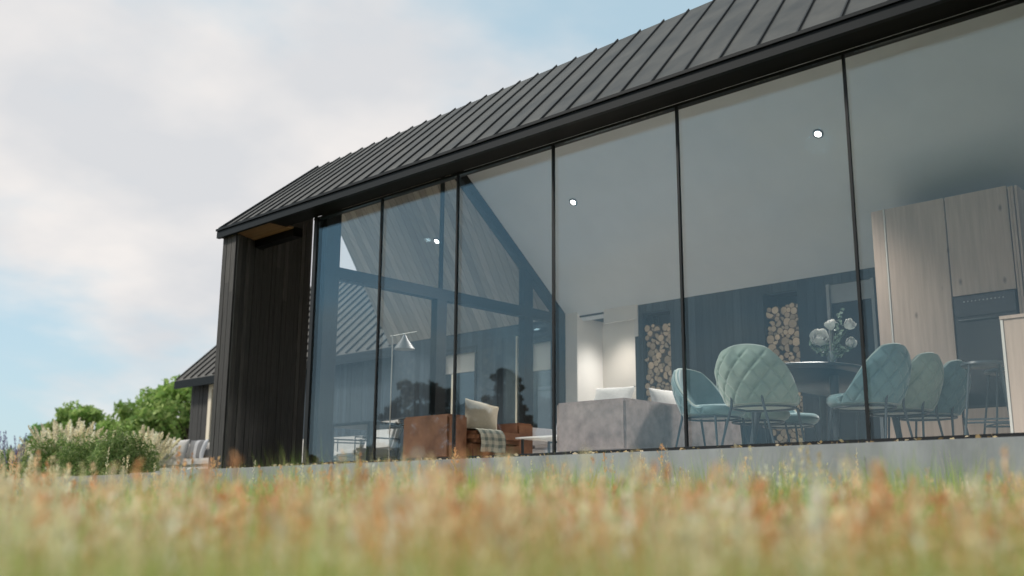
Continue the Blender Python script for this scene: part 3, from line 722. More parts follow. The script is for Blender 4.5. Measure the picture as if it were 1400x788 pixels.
ac = thing('leather_armchair', 'boxy worn tan leather armchair with wide arms near the glass', 'armchair', (1.9, .45, 0))
bx('arm', M['leather'], ac, 1.22, 1.98, .40, .70, .02, .50, bevel=.022)
bx('backrest', M['leather'], ac, 1.22, 1.50, .705, 1.50, .02, .52, bevel=.022)
bx('arm', M['leather'], ac, 1.22, 1.98, 1.505, 1.78, .02, .47, bevel=.022)
bx('base', M['leather'], ac, 1.505, 2.04, .705, 1.50, .02, .20, bevel=.015)
bx('seat', M['leather'], ac, 1.505, 2.10, .71, 1.495, .205, .335, bevel=.045)
pillow('cushion', 'taupe linen cushion leaning on the leather armchair', M['taupe'], .42, .42, .16, (1.86, 1.02, .50), (R(-24), R(12), R(62)))
# plaid throw draped over the seat edge
def throw():
    path = [(1.62, .372), (1.80, .365), (1.95, .358), (2.06, .352), (2.112, .335), (2.13, .29), (2.13, .20), (2.13, .10)]
    W_, n_ = .40, 16; vs = []; uv = []
    rr = random.Random(3)
    for layer in (0, .008):
        d = 0
        for i, (x, z) in enumerate(path):
            if i: d += math.hypot(x-path[i-1][0], z-path[i-1][1])
            for j in range(n_+1):
                y = .735+W_*j/n_+.02*math.sin(i*1.3); f = .008*math.sin(j*1.4+i*.4)*(i/7)
                vs.append((x+layer*(1 if i > 4 else 0)+f*(1 if i > 4 else 0), y+.04*(i/7)*math.sin(j*.6), z+layer*(1 if i <= 4 else 0)+f*.4)); uv.append((d*2.2, j/n_*W_*2.2))
    k = len(path); st = n_+1; o2 = k*st
    fs = [(i*st+j, (i+1)*st+j, (i+1)*st+j+1, i*st+j+1) for i in range(k-1) for j in range(n_)]
    fs += [tuple(o2+q for q in f[::-1]) for f in list(fs)]
    rim = [j for j in range(st)]+[i*st+n_ for i in range(1, k)]+[(k-1)*st+j for j in range(n_-1, -1, -1)]+[i*st for i in range(k-2, 0, -1)]
    fs += [(rim[q], rim[(q+1) % len(rim)], o2+rim[(q+1) % len(rim)], o2+rim[q]) for q in range(len(rim))]
    mb = MB(); mb.add(vs, fs); mb.uv = uv
    return tag(mb.build('throw_blanket', M['plaid'], None, smooth=True), 'green grey plaid throw draped over the leather seat edge', 'blanket')
throw()

s2_ = thing('sofa', 'low pale grey sofa at the far side of the room with two cushions', 'sofa', (2.0, 2.9, 0))
bx('backrest', M['greyfabric'], s2_, 1.0, 3.0, 3.25, 3.50, .05, .62, bevel=.03); bx('base', M['greyfabric'], s2_, 1.0, 3.0, 2.55, 3.245, .05, .24, bevel=.02)
bx('seat', M['greyfabric'], s2_, 1.22, 2.78, 2.54, 3.245, .245, .40, bevel=.045); bx('arm', M['greyfabric'], s2_, .98, 1.21, 2.54, 3.245, .245, .52, bevel=.03); bx('arm', M['greyfabric'], s2_, 2.79, 3.02, 2.54, 3.245, .245, .52, bevel=.03)
for (x, y) in ((1.1, 2.65), (2.9, 2.65), (1.1, 3.4), (2.9, 3.4)): bx('foot', M['blackmetal'], s2_, x-.025, x+.025, y-.025, y+.025, 0, .052)
pillow('cushion', 'pale cushion standing upright at the back of the far grey sofa', M['white_fabric'], .48, .46, .16, (1.66, 3.08, .63), (R(-18), 0, R(6)), 'pale cushions on the far grey sofa')
pillow('cushion', 'pale cushion leaning in front on the far grey sofa', M['greyfabric'], .44, .40, .16, (1.80, 2.86, .57), (R(-30), R(6), R(-10)), 'pale cushions on the far grey sofa')
ct = thing('coffee_table', 'slim white topped coffee table between armchair and sofas', 'coffee table', (2.55, 1.55, 0))
bx('tabletop', M['whitetop'], ct, 2.15, 3.0, 1.28, 1.85, .262, .282, bevel=.003)
for (x, y) in ((2.2, 1.35), (2.95, 1.35), (2.2, 1.8), (2.95, 1.8)): bx('leg', M['blackmetal'], ct, x-.012, x+.012, y-.012, y+.012, 0, .261)
bx('frame', M['blackmetal'], ct, 2.22, 2.93, 1.79, 1.81, .235, .258)
fl = thing('floor_lamp', 'slender floor lamp with grey cone shade behind the glass', 'floor lamp', (1.045, .36, 0))
MB().lathe([(.09, 0), (.09, .012), (.015, .018), (.001, .02)], (1.045, .36, 0), 28).build('base', M['brass'], fl, smooth=True)
MB().tube([(1.045, .36, .015), (1.045, .36, 1.46)], .007, 8).build('pole', M['brass'], fl, smooth=True)
MB().tube([(1.00, .36, 1.452), (1.40, .42, 1.470)], .006, 8).build('arm', M['brass'], fl, smooth=True)
MB().lathe([(.125, -.125), (.035, 0.0), (.022, .03), (.012, .045), (.001, .046), (.010, .03), (.03, -.006), (.118, -.124)], (1.23, .385, 1.405), 36).build('lamp_shade', M['shade'], fl, smooth=True)

# downlights
def downlight(p, label, slope, power):
    t = thing('ceiling_light', label, 'ceiling light', p, 'round recessed ceiling lights')
    n = Vector((0, -.8, -1)).normalized()
    q = Vector(p); rot = n.to_track_quat('Z', 'Y').to_matrix()
    mb = MB(); mb.lathe([(.030, .0), (.058, .0), (.060, .010), (.052, .016), (.032, .010)], (0, 0, 0), 32)
    mb.v = [tuple(q+rot@Vector(v)) for v in mb.v]; mb.build('ring', M['frame'], t, smooth=True)
    mb = MB(); mb.lathe([(.001, .004), (.0385, .004), (.0385, .013), (.001, .015)], (0, 0, 0), 32)
    mb.v = [tuple(q+rot@Vector(v)) for v in mb.v]; mb.build('lens', M['lamp'], t, smooth=True)
    L = bpy.data.lights.new('spot', 'SPOT'); L.energy = power; L.spot_size = R(104 if power > 90 else 120); L.spot_blend = 1.0; L.color = (1, .95, .89); L.shadow_soft_size = .15 if power > 90 or power < 10 else .22
    o = bpy.data.objects.new('spot_bulb', L); col.objects.link(o); o.parent = t; o.location = (0, -.06, -.09); o.rotation_euler = (R(-24) if slope > .5 else 0, 0, 0)
    return t
ZL = lambda y: FS(y)-.004
LP = 760
downlight((1.49, 3.12, ZL(3.12)), 'lit round ceiling light above the mauve sofa, left of the pair indoors', 1, LP)
downlight((5.14, 3.07, ZL(3.07)), 'lit round ceiling light above the dining table, right of the pair indoors', 1, LP)
downlight((.80, 4.90, 2.352), 'added unseen round light brightening the white alcove', 0, 80)  # added lamp with no visible source, brightens the alcove back
downlight((-1.34, 3.17, ZL(3.17)), 'lit round light in the boarded terrace ceiling beyond the gable glazing', .2, 45)

# ------------------------------------------------------------------ outdoor furniture
def lounge(name, label, loc, rz, group):
    t = thing(name, label, 'lounge chair', (0, 0, 0), group)
    bx('seat', M['white_fabric'], t, -.32, .32, -.30, .34, .30, .42, bevel=.04)
    mb = MB(); mb.hexa([(-.32, -.38, .40), (.32, -.38, .40), (.32, -.26, .42), (-.32, -.26, .42), (-.32, -.52, .88), (.32, -.52, .88), (.32, -.40, .90), (-.32, -.40, .90)]); mb.build('backrest', M['white_fabric'], t, bevel=.04)
    f = MB()
    for s in (-1, 1):
        f.tube([(s*.36, .36, .0), (s*.36, .36, .58), (s*.36, -.40, .58), (s*.36, -.56, .92)], .013, 8); f.tube([(s*.36, -.34, 0), (s*.36, -.42, .58)], .013, 8)
    f.tube([(-.36, -.56, .92), (.36, -.56, .92)], .013, 8); f.tube([(-.36, .36, .3), (.36, .36, .3)], .012, 8); f.tube([(-.36, -.37, .3), (.36, -.37, .3)], .012, 8)
    f.build('frame', M['blackmetal'], t, smooth=True)
    t.location = loc; t.rotation_euler = (0, 0, rz); return t
l0 = lounge('lounge_chair', 'pale cushioned metal lounge chair on the terrace, beside the dark frame post', (-3.45, 3.3, -.03), R(160), 'outdoor lounge chairs on the terrace')
dup(l0, (-2.75, 3.0, -.03), R(170), 'pale cushioned metal lounge chair between the other chair and the dark table')
ot = thing('outdoor_table', 'dark slatted outdoor table behind the leather armchair', 'table', (-1.5, 2.2, -.03))
bx('tabletop', M['table'], ot, -2.0, -1.0, 1.7, 2.5, .62, .66, bevel=.005)
for (x, y) in ((-1.95, 1.75), (-1.05, 1.75), (-1.95, 2.45), (-1.05, 2.45)): bx('leg', M['table'], ot, x-.03, x+.03, y-.03, y+.03, -.03, .619)
def osofa(loc, rz, L_, label):
    t = thing('outdoor_sofa', label, 'outdoor sofa', (0, 0, 0), 'white outdoor sofas behind the wing wall')
    bx('base', M['whitetop'], t, -L_/2, L_/2, -.42, .42, .10, .28, bevel=.02); bx('seat', M['white_fabric'], t, -L_/2+.16, L_/2-.02, -.40, .22, .285, .45, bevel=.05)
    bx('backrest', M['white_fabric'], t, -L_/2+.02, L_/2-.02, .23, .42, .285, .80, bevel=.06); bx('arm', M['white_fabric'], t, -L_/2, -L_/2+.15, -.40, .225, .285, .68, bevel=.05)
    for s in (-1, 1):
        for q in (-.36, .36): bx('foot', M['blackmetal'], t, s*(L_/2-.08)-.03, s*(L_/2-.08)+.03, q-.03, q+.03, 0, .101)
    t.location = loc; t.rotation_euler = (0, 0, rz); return t
osofa((-8.35, 3.3, -.06), R(4), 2.3, 'white outdoor sofa with a striped cushion beside the grasses')
osofa((-5.25, 3.9, -.06), R(4), 1.9, 'white outdoor sofa glimpsed between the wing wall and the glass')
pillow('cushion', 'grey and white striped cushion on the white outdoor sofa', M['stripe'], .62, .44, .16, (-8.55, 3.36, .58), (R(-14), 0, R(4)))
pillow('cushion', 'plain pale cushion at the arm end of the white outdoor sofa', M['white_fabric'], .50, .44, .16, (-9.12, 3.28, .60), (R(-12), 0, R(16)))

# ------------------------------------------------------------------ plants
GZ = -1.16
def blade_arrays(base, height, width, lean, bend, rs, seg=3):
    """curved tapering blades; arrays of per-blade values -> verts (n,2*seg+1,3)"""
    n = len(base); az = rs.uniform(0, 2*np.pi, n); face = rs.uniform(0, 2*np.pi, n)
    dirn = np.stack([np.cos(az), np.sin(az), 0*az], -1); wd = np.stack([np.cos(face), np.sin(face), 0*az], -1)
    V = np.zeros((n, 2*seg+1, 3))
    for k in range(seg+1):
        t = k/seg
        p = base+dirn*((lean*t+bend*t*t)*height)[:, None]+np.array([0, 0, 1])*(height*(t-.25*np.abs(bend)*t*t))[:, None]
        w_ = width*(1-.75*t)
        if k < seg: V[:, 2*k] = p-wd*w_[:, None]/2; V[:, 2*k+1] = p+wd*w_[:, None]/2
        else: V[:, 2*seg] = p
    b = np.arange(n)[:, None]*(2*seg+1)
    quads = np.concatenate([b+np.array([[2*k, 2*k+1, 2*k+3, 2*k+2]]) for k in range(seg-1)], 0)
    tris = b+np.array([[2*seg-2, 2*seg-1, 2*seg]])
    return V.reshape(-1, 3), quads, tris
def plume_arrays(base, height, plen, prad, nleaf, lsize, rs, lean=.12):
    """stem plus a spindle of little spikelets; base (n,3)"""
    n = len(base); az = rs.uniform(0, 2*np.pi, n); ln = rs.uniform(0, lean, n)
    dirn = np.stack([np.cos(az)*ln, np.sin(az)*ln, 1-.3*ln], -1)
    top = base+dirn*height[:, None]; face = rs.uniform(0, 2*np.pi, n); wd = np.stack([np.cos(face), np.sin(face), 0*face], -1)*.0022
    SV = np.stack([base-wd, base+wd, top+wd*.5, top-wd*.5], 1).reshape(-1, 3); SF = np.arange(4*n).reshape(n, 4)
    t = rs.uniform(0, 1, (n, nleaf)); r = prad[:, None]*np.sin(np.pi*np.clip(t*.92+.06, 0, 1))**.8*rs.uniform(.2, 1, (n, nleaf)); a = rs.uniform(0, 2*np.pi, (n, nleaf))
    P = top[:, None]-dirn[:, None]*((1-t)*plen[:, None])[..., None]+np.stack([np.cos(a)*r, np.sin(a)*r, r*.5], -1)
    P = P.reshape(-1, 3); m = len(P)
    d = np.stack([np.cos(a), np.sin(a), 1.6+0*a], -1).reshape(-1, 3); d /= np.linalg.norm(d, axis=1, keepdims=True)
    e = rs.normal(size=(m, 3)); e -= (e*d).sum(1, keepdims=True)*d; e /= np.linalg.norm(e, axis=1, keepdims=True)
    s = lsize*rs.uniform(.6, 1.4, m)[:, None]
    LV = np.stack([P-d*s, P+e*s*.38, P+d*s, P-e*s*.38], 1).reshape(-1, 3); LF = np.arange(4*m).reshape(m, 4)
    return SV, SF, LV, LF
class Acc:
    def __init__(s): s.V = []; s.Q = []; s.T = []; s.C = []; s.n = 0
    def add(s, V, Q=None, Tr=None, C=None):
        if Q is not None and len(Q): s.Q.append(np.asarray(Q)+s.n)
        if Tr is not None and len(Tr): s.T.append(np.asarray(Tr)+s.n)
        s.V.append(V); s.C.append(C); s.n += len(V)
    def build(s, name, m, parent=None):
        F = []
        if s.Q: F.append(np.concatenate(s.Q))
        if s.T: F.append(np.concatenate(s.T))
        V = np.concatenate(s.V)
        q = parent
        while q is not None: V = V-np.array(q.location); q = q.parent
        return raw(name, V, F, np.concatenate(s.C), m, parent)
def cols(base, n, rep, rs, var=.3):
    base = np.asarray(base); pick = base[rs.integers(0, len(base), n)]*rs.uniform(1-var, 1+var, (n, 1))
    return np.repeat(np.clip(pick, 0, .95), rep, 0)
CX_, CY_, CZ_ = 10.1258, -7.1619, -.4912
def meadow():
    rs = np.random.default_rng(77); A = Acc()
    def scatter(n, rmin, rmax):
        az = np.radians(rs.uniform(-88, 2, n)); u = rs.random(n); r = rmin*(rmax/rmin)**u
        x = CX_+np.sin(az)*r; y = CY_+np.cos(az)*r
        # also fill a broad sparse ring for other viewpoints
        ok = np.where(x > -2.6, y < -.60, y < -.24)
        return x[ok], y[ok], r[ok]
    def patch(x, y): return .5+.5*np.sin(x*1.7+1.3*np.sin(y*1.1))*np.sin(y*1.9+.7*np.sin(x*.9)+2)
    # blades
    x, y, r = scatter(105000, .9, 34); n = len(x)
    un = np.sin(x*3.1+1.7*np.sin(y*2.3))*np.sin(y*2.7+1.1*np.sin(x*1.9)+1)+.6*np.sin(x*7.3+y*2)*np.sin(y*6.1-x*1.3)
    cap = CZ_+r*(np.where(x < 0, .016, np.where(x > 5, .048, .040))+.018*un)-rs.random(n)**.8*(.09+.026*r)
    h = np.clip(cap-GZ, .35, 1.04)*rs.uniform(.86, 1.0, n)
    tall = (rs.random(n) < .02*(.4+np.clip((x-5)/2.5, 0, 2.2))) & (r > 2.2); h = np.where(tall, h+rs.uniform(.02, .065, n)*r**.6, h)
    wdt = rs.uniform(.003, .0075, n)*(1+np.clip(r-7, 0, 20)*.10)
    V, Q, Tt = blade_arrays(np.stack([x, y, np.full(n, GZ)], -1), h, wdt, rs.uniform(0, .22, n), rs.uniform(0, .35, n), rs)
    g = np.array([[.36, .48, .12], [.52, .56, .19], [.28, .43, .09], [.62, .56, .28], [.82, .69, .44], [.78, .60, .36]])
    pk = patch(x, y); idx = np.where(pk+rs.normal(size=n)*.15 > .45, rs.integers(0, 4, n), rs.integers(1, 6, n))
    C = np.repeat(np.clip(g[idx]*rs.uniform(.75, 1.3, (n, 1)), 0, .9), 7, 0)
    A.add(V, Q, Tt, C)
    # green tufts standing above the rest
    for (n_t, xa, xb, ya, yb, hm) in ((60, 5.2, 9.4, -3.4, -.75, 1.0), (42, 1.0, 5.5, -2.6, -.75, .93), (22, -5, 1.5, -2.4, -.75, .95), (70, 5.6, 9.9, -6.0, -3.2, .86), (30, 4.5, 8.5, -5.2, -3.0, .9)):
        for _ in range(n_t):
            tx, ty = rs.uniform(xa, xb), rs.uniform(ya, yb); r_ = math.hypot(tx-CX_, ty-CY_)
            if r_ < 1.6: continue
            k = int(rs.integers(40, 110)); hh = min(hm*1.06, CZ_-GZ+r_*rs.uniform(.022, .072))*rs.uniform(.84, 1.0, k)
            b = np.stack([tx+rs.normal(size=k)*.05, ty+rs.normal(size=k)*.05, np.full(k, GZ)], -1)
            V, Q, Tt = blade_arrays(b, hh, rs.uniform(.006, .014, k), rs.uniform(0, .16, k), rs.uniform(.03, .34, k), rs)
            pal = [(.28, .46, .08), (.38, .55, .12), (.47, .58, .16), (.24, .40, .07)] if rs.random() < .75 else [(.62, .60, .30), (.70, .64, .38)]
            A.add(V, Q, Tt, cols(pal, k, 7, rs, .2))
    # rust and straw seed heads
    def heads(n, rmin, rmax, pal, lo, hi, plen, prad, nleaf, ls, thr=None, keep=None):
        x, y, r = scatter(n//9, rmin, rmax); rep_ = rs.integers(3, 16, len(x)); off = np.repeat(rs.normal(size=len(x))*.011, rep_)
        x = np.repeat(x, rep_); y = np.repeat(y, rep_); m_ = len(x); spread = .05+.012*np.repeat(r, rep_); x = x+rs.normal(size=m_)*spread; y = y+rs.normal(size=m_)*spread; r = np.hypot(x-CX_, y-CY_)
        ok = np.where(x > -2.6, y < -.60, y < -.24) & (r > rmin*.8); x, y, r, off = x[ok], y[ok], r[ok], off[ok]
        k = patch(x*.8+3, y*.8); ok = k+rs.normal(size=len(k))*.14 > (keep or -9); x, y, r, off = x[ok], y[ok], r[ok], off[ok]; n = len(x)
        un = np.sin(x*2.3+1.1*np.sin(y*1.7+2))*np.sin(y*2.9+.8*np.sin(x*2.1)); tip = CZ_+r*(rs.uniform(lo, hi, n)+np.where(x < 0, -.008, .008)+.012*un+off); h = np.clip(tip-GZ, .4, 1.10)
        SV, SF, LV, LF = plume_arrays(np.stack([x, y, np.full(n, GZ)], -1), h, rs.uniform(*plen, n), rs.uniform(*prad, n), nleaf, ls, rs)
        c = cols(pal, n, 1, rs, .25)
        A.add(SV, SF, None, np.repeat(c*.8+np.array([.04, .04, .0]), 4, 0)); A.add(LV, LF, None, np.repeat(np.clip(np.repeat(c, nleaf, 0)*rs.uniform(.7, 1.3, (n*nleaf, 1)), 0, .9), 4, 0))
    rust = [(.76, .42, .22), (.84, .54, .32), (.68, .36, .18), (.86, .63, .41)]
    straw = [(.86, .74, .50), (.80, .68, .44), (.90, .81, .62)]
    heads(3300, 1.5, 30, rust, -.025, .034, (.14, .30), (.012, .038), 40, .010, keep=.35)
    heads(4200, 1.4, 30, straw, -.03, .030, (.12, .26), (.008, .026), 28, .009, keep=.2)
    heads(420, 2.2, 12, rust, .005, .042, (.14, .28), (.012, .03), 34, .010, keep=.4)
    heads(60, 1.4, 6, [(.24, .18, .42), (.30, .22, .48)], -.045, .0, (.06, .12), (.012, .02), 26, .010)
    return tag(A.build('meadow_grass', M['grassblade']), 'tall blurred meadow grass with rust and straw seed heads before the slab', 'grass', kind='stuff')
meadow()

# feather grasses, purple sages and round mounds in the bed at the left
def feather(x, y, s, label, seed, plume=((.86, .80, .62), (.90, .85, .70), (.80, .74, .54))):
    t = thing('feather_grass', label, 'ornamental grass', (x, y, -.06), 'feather grasses in the planting bed'); rs = np.random.default_rng(seed)
    A = Acc(); n = 420; b = np.stack([x+rs.normal(size=n)*.10*s, y+rs.normal(size=n)*.10*s, np.full(n, -.06)], -1)
    V, Q, Tt = blade_arrays(b, rs.uniform(.5, 1.0, n)*s*.95, rs.uniform(.006, .012, n), rs.uniform(.05, .35, n), rs.uniform(.1, .6, n), rs, 4)
    A.add(V, Q, Tt, cols([(.22, .31, .10), (.32, .38, .14), (.46, .46, .22)], n, 9, rs)); A.build('blade', M['grassblade'], t)
    A = Acc(); n = 40; b = np.stack([x+rs.normal(size=n)*.10*s, y+rs.normal(size=n)*.08*s, np.full(n, -.06)], -1)
    SV, SF, LV, LF = plume_arrays(b, rs.uniform(.95, 1.35, n)*s, rs.uniform(.28, .44, n)*s, rs.uniform(.03, .055, n)*s, 120, .024, rs, .75)
    c = cols(plume, n, 1, rs, .15)
    A.add(SV, SF, None, np.repeat(c*.7, 4, 0)); A.add(LV, LF, None, np.repeat(np.repeat(c, 120, 0)*rs.uniform(.8, 1.2, (n*120, 1)), 4, 0)); A.build('plume', M['grassblade'], t)
def sage_plant(x, y, s, label, seed):
    t = thing('purple_sage', label, 'flowering plant', (x, y, -.06), 'purple sages in the planting bed'); rs = np.random.default_rng(seed)
    A = Acc(); n = 320; P = np.stack([x+rs.normal(size=n)*.22*s, y+rs.normal(size=n)*.22*s, -.06+rs.uniform(.02, .55, n)*s], -1); V, F = leaves_at(P, .055, rs=rs)
    A.add(V, F, None, cols([(.10, .18, .06), (.15, .23, .08), (.20, .27, .11)], n, 4, rs)); A.build('leaf', M['leaf'], t)
    A = Acc(); n = 19; b = np.stack([x+rs.normal(size=n)*.17*s, y+rs.normal(size=n)*.17*s, np.full(n, -.06)], -1)
    SV, SF, LV, LF = plume_arrays(b, rs.uniform(.75, 1.15, n)*s, rs.uniform(.25, .4, n)*s, rs.uniform(.016, .028, n)*s, 70, .016, rs, .3)
    A.add(SV, SF, None, cols([(.10, .13, .06)], n, 4, rs)); A.add(LV, LF, None, cols([(.19, .17, .34), (.26, .23, .42), (.33, .30, .46)], n*70, 4, rs)); A.build('flower_spike', M['leaf'], t)
def mound(x, y, s, label, seed, h=.75):
    t = thing('grass_mound', label, 'shrub', (x, y, -.06), 'round green mounds in the planting bed'); rs = np.random.default_rng(seed)
    A = Acc(); n = 5200; az = rs.uniform(0, 6.28, n); el = np.arccos(rs.uniform(0, 1, n)); rad = rs.uniform(.45, 1, n)**.5*(1+.16*np.sin(3*az+seed)+.14*np.sin(5*az+4*el+seed))
    P = np.stack([x+np.cos(az)*np.sin(el)*rad*.52*s, y+np.sin(az)*np.sin(el)*rad*.52*s, -.06+np.cos(el)*rad*h*s], -1)
    V, F = leaves_at(P, .055*s, rs=rs, aspect=5); A.add(V, F, None, cols([(.20, .31, .09), (.27, .37, .12), (.36, .43, .18), (.16, .25, .08)], n, 4, rs)); A.build('foliage', M['leaf'], t)
def bed_at(px_x, Y):                        # where a picture column crosses depth Y (from the fitted camera)
    return px_x
for i, (x, y, s, lb) in enumerate([
    (-11.3, 1.9, 1.08, 'tallest cream feather grass fountain in the middle of the bed'),
    (-12.3, 2.4, 1.0, 'cream feather grass left of the tallest one, arching outward'),
    (-10.2, 2.6, .86, 'feather grass behind the round green mound, plumes upright'),
    (-9.2, 2.7, .82, 'feather grass nearest the outdoor sofa'),
    (-13.6, 2.0, .72, 'short feather grass beside the purple sages'),
    (-9.9, 1.3, .62, 'small feather grass at the edge of the bed'),
    (-16.4, 2.6, .62, 'low feather grass at the far left end of the bed'),
    (-12.9, 1.1, .55, 'smallest feather grass at the front edge, plumes low'),
    (-10.75, 2.0, .95, 'feather grass right of the tallest fountain, leaning towards it'),
    (-8.6, 2.3, .80, 'feather grass between the round mounds and the striped cushion')]): feather(x, y, s, lb, 100+i)
for i, (x, y, s, lb) in enumerate([
    (-14.6, 1.6, .95, 'purple sage clump at the left of the bed, spikes tall'), (-13.3, 1.7, .8, 'purple sage clump left of the feather grasses'),
    (-11.0, 1.0, .66, 'purple sage clump in front of the tallest feather grass'), (-15.6, 2.2, .9, 'purple sage clump at the far left edge'), (-14.1, 1.9, 1.1, 'large purple sage clump beside the short feather grass'),
    (-10.4, 1.15, .62, 'purple sage clump beside the round mound')]): sage_plant(x, y, s, lb, 200+i)
for i, (x, y, s, lb) in enumerate([
    (-7.3, 1.2, 1.05, 'largest round green mound next to the outdoor sofa'), (-8.35, 1.1, .95, 'round green mound left of the largest one'),
    (-9.75, 1.1, 1.02, 'dark green mound below the feather grasses'), (-11.9, 1.0, .8, 'green mound between purple sages'),
    (-14.0, 1.2, .55, 'small green mound at the left of the bed')]): mound(x, y, s, lb, 300+i)

# trees
def tree(name, label, x, y, H, Wd, seed, pal, nl=9000, ls=.16, z0=GZ, low=.25, group=None, ncl=26):
    t = thing(name, label, 'tree', (x, y, z0), group); rs = np.random.default_rng(seed); rr = random.Random(seed)
    mb = MB(); cl = []
    base = Vector((x, y, z0)); mb.tube([base, base+Vector((.1, 0, H*.3)), base+Vector((.05, .1, H*.75))], [H*.03, H*.022, H*.006], 9)
    for i in range(ncl):
        a = rr.uniform(0, 6.28); zz = rr.uniform(low, 1.0); q = math.sin(math.pi*min(1, .18+.8*(zz-low)/(1-low)*.95))**.7*rr.uniform(.35, 1)
        c = Vector((x+math.cos(a)*Wd*.5*q, y+math.sin(a)*Wd*.5*q, z0+H*zz*.94)); cl.append((c, rr.uniform(.11, .2)*Wd*(.8 if ncl < 30 else .62 if ncl < 100 else .5)))
        st = base+Vector((.08, .05, H*min(.7, zz*.6+.05))); mid = (st+c)/2+Vector((0, 0, H*.03)); mb.tube([st, mid, c], [H*.008, H*.005, H*.0015], 5)
    mb.build('trunk', M['trunk'], t, smooth=True)
    per = nl//len(cl); A = Acc()
    for c, r in cl:
        d = rs.normal(size=(per, 3)); d /= np.linalg.norm(d, axis=1, keepdims=True); P = np.array(c)+d*(r*rs.uniform(.25, 1.1, (per, 1))**.6)*np.array([1, 1, .72])
        V, F = leaves_at(P, ls, rs=rs); k = rs.uniform(.75, 1.3); A.add(V, F, None, cols(np.array(pal)*k, per, 4, rs, .25))
    A.build('crown', M['leaf'], t); return t
P1 = [(.20, .33, .085), (.28, .41, .11), (.38, .49, .16)]
P2 = [(.14, .28, .08), (.19, .33, .09)]
P3 = [(.030, .040, .018), (.045, .055, .022), (.06, .05, .02)]
for i, (x, y, H, Wd, lb) in enumerate([
    (-31, 15.5, 6.1, 6.0, 'light green broad tree beside the outbuilding, tallest crown'),
    (-36.5, 16.5, 6.2, 6.4, 'light green tree in the middle of the row beyond the bed'),
    (-43.5, 16.5, 5.9, 6.4, 'loose open crowned green tree left of the middle of the row'),
    (-50, 17.5, 5.3, 5.0, 'darker green low tree at the left end of the row')]):
    tree('garden_tree', lb, x, y, H, Wd, 400+i, P1 if i < 3 else P2, 14000, .15, low=.06, ncl=70, group='trees beyond the planting bed')
# dark trees across the meadow, seen mirrored in the glass
for i, (x, y, H, Wd, lb) in enumerate([
    (-26.3, -25, 6.7, 5.6, 'dark broad tree mirrored in the glass above the leather armchair'),
    (-23.2, -25.5, 5.2, 2.6, 'small dark tree mirrored in the glass beside the broad one'),
    (-20.9, -25, 6.9, 2.7, 'slim dark tree mirrored in the glass above the taupe cushion'),
    (-19.4, -24.6, 4.7, 2.3, 'low dark tree mirrored in the glass right of the slim one'),
    (-29.4, -24.5, 3.6, 2.4, 'dark bush mirrored low in the glass left of the floor lamp'),
    (-35.3, -25, 3.4, 2.4, 'dark bush mirrored at the foot of the corner post')]):
    tree('field_tree', lb, x, y, H, Wd, 500+i, P3, 24000, .10, low=.02, ncl=130, group='dark trees across the meadow')

# fallen leaves on the slab edge
def litter():
    rs = np.random.default_rng(8); n = 420
    x = np.where(rs.random(n) < .75, rs.uniform(-2.5, 8.5, n), rs.normal(2, 1.2, n)); y = rs.uniform(-.55, -.06, n)
    P = np.stack([x, y, np.full(n, -.046)+rs.uniform(0, .012, n)], -1); V, F = leaves_at(P, .020, flat=.75, rs=rs, aspect=1.6)
    A = Acc(); A.add(V, F, None, cols([(.50, .40, .22), (.36, .26, .13), (.60, .50, .34), (.28, .20, .10)], n, 4, rs)); return tag(A.build('fallen_leaves', M['leaf']), 'dry fallen leaves scattered along the concrete slab edge', 'leaves', kind='stuff')
litter()

# ------------------------------------------------------------------ sky and sun
SUN_EL, SUN_AZ = 42, 230      # azimuth clockwise from +Y: behind the camera, a little left
world = bpy.data.worlds.new('World'); sc.world = world; world.use_nodes = True
nt = world.node_tree; nt.nodes.clear()
out = nt.nodes.new('ShaderNodeOutputWorld'); bg = nt.nodes.new('ShaderNodeBackground'); bg.inputs[1].default_value = .1
sky = nt.nodes.new('ShaderNodeTexSky'); sky.sky_type = 'NISHITA'; sky.sun_disc = False
sky.sun_elevation = R(SUN_EL); sky.sun_rotation = R(SUN_AZ); sky.air_density = 1.0; sky.dust_density = .8; sky.ozone_density = 1.0
tc = nt.nodes.new('ShaderNodeTexCoord'); nt.links.new(tc.outputs['Generated'], sky.inputs[0]) if False else None
sp = nt.nodes.new('ShaderNodeSeparateXYZ'); link(nt, tc.outputs['Generated'], sp.inputs[0])
def math_(op, a, b=None, clamp=False):
    n = nt.nodes.new('ShaderNodeMath'); n.operation = op; n.use_clamp = clamp
    for i, v in enumerate((a, b)):
        if v is None: continue
        if isinstance(v, (int, float)): n.inputs[i].default_value = v
        else: link(nt, v, n.inputs[i])
    return n.outputs[0]
zc = math_('ADD', math_('MAXIMUM', sp.outputs[2], 0.0), .30)
cmb = nt.nodes.new('ShaderNodeCombineXYZ'); link(nt, math_('DIVIDE', sp.outputs[0], zc), cmb.inputs[0]); link(nt, math_('DIVIDE', sp.outputs[1], zc), cmb.inputs[1])
mp = nt.nodes.new('ShaderNodeMapping'); mp.inputs['Location'].default_value = (12.5, 3.3, .2); link(nt, cmb.outputs[0], mp.inputs[0])
n1 = nt.nodes.new('ShaderNodeTexNoise'); n1.inputs['Scale'].default_value = 1.05; n1.inputs['Detail'].default_value = 6; n1.inputs['Roughness'].default_value = .52; n1.inputs['Distortion'].default_value = .15
link(nt, mp.outputs[0], n1.inputs['Vector'])
mk = nt.nodes.new('ShaderNodeMapRange'); mk.interpolation_type = 'SMOOTHSTEP'; mk.inputs[1].default_value = .41; mk.inputs[2].default_value = .57; link(nt, n1.outputs[0], mk.inputs[0])
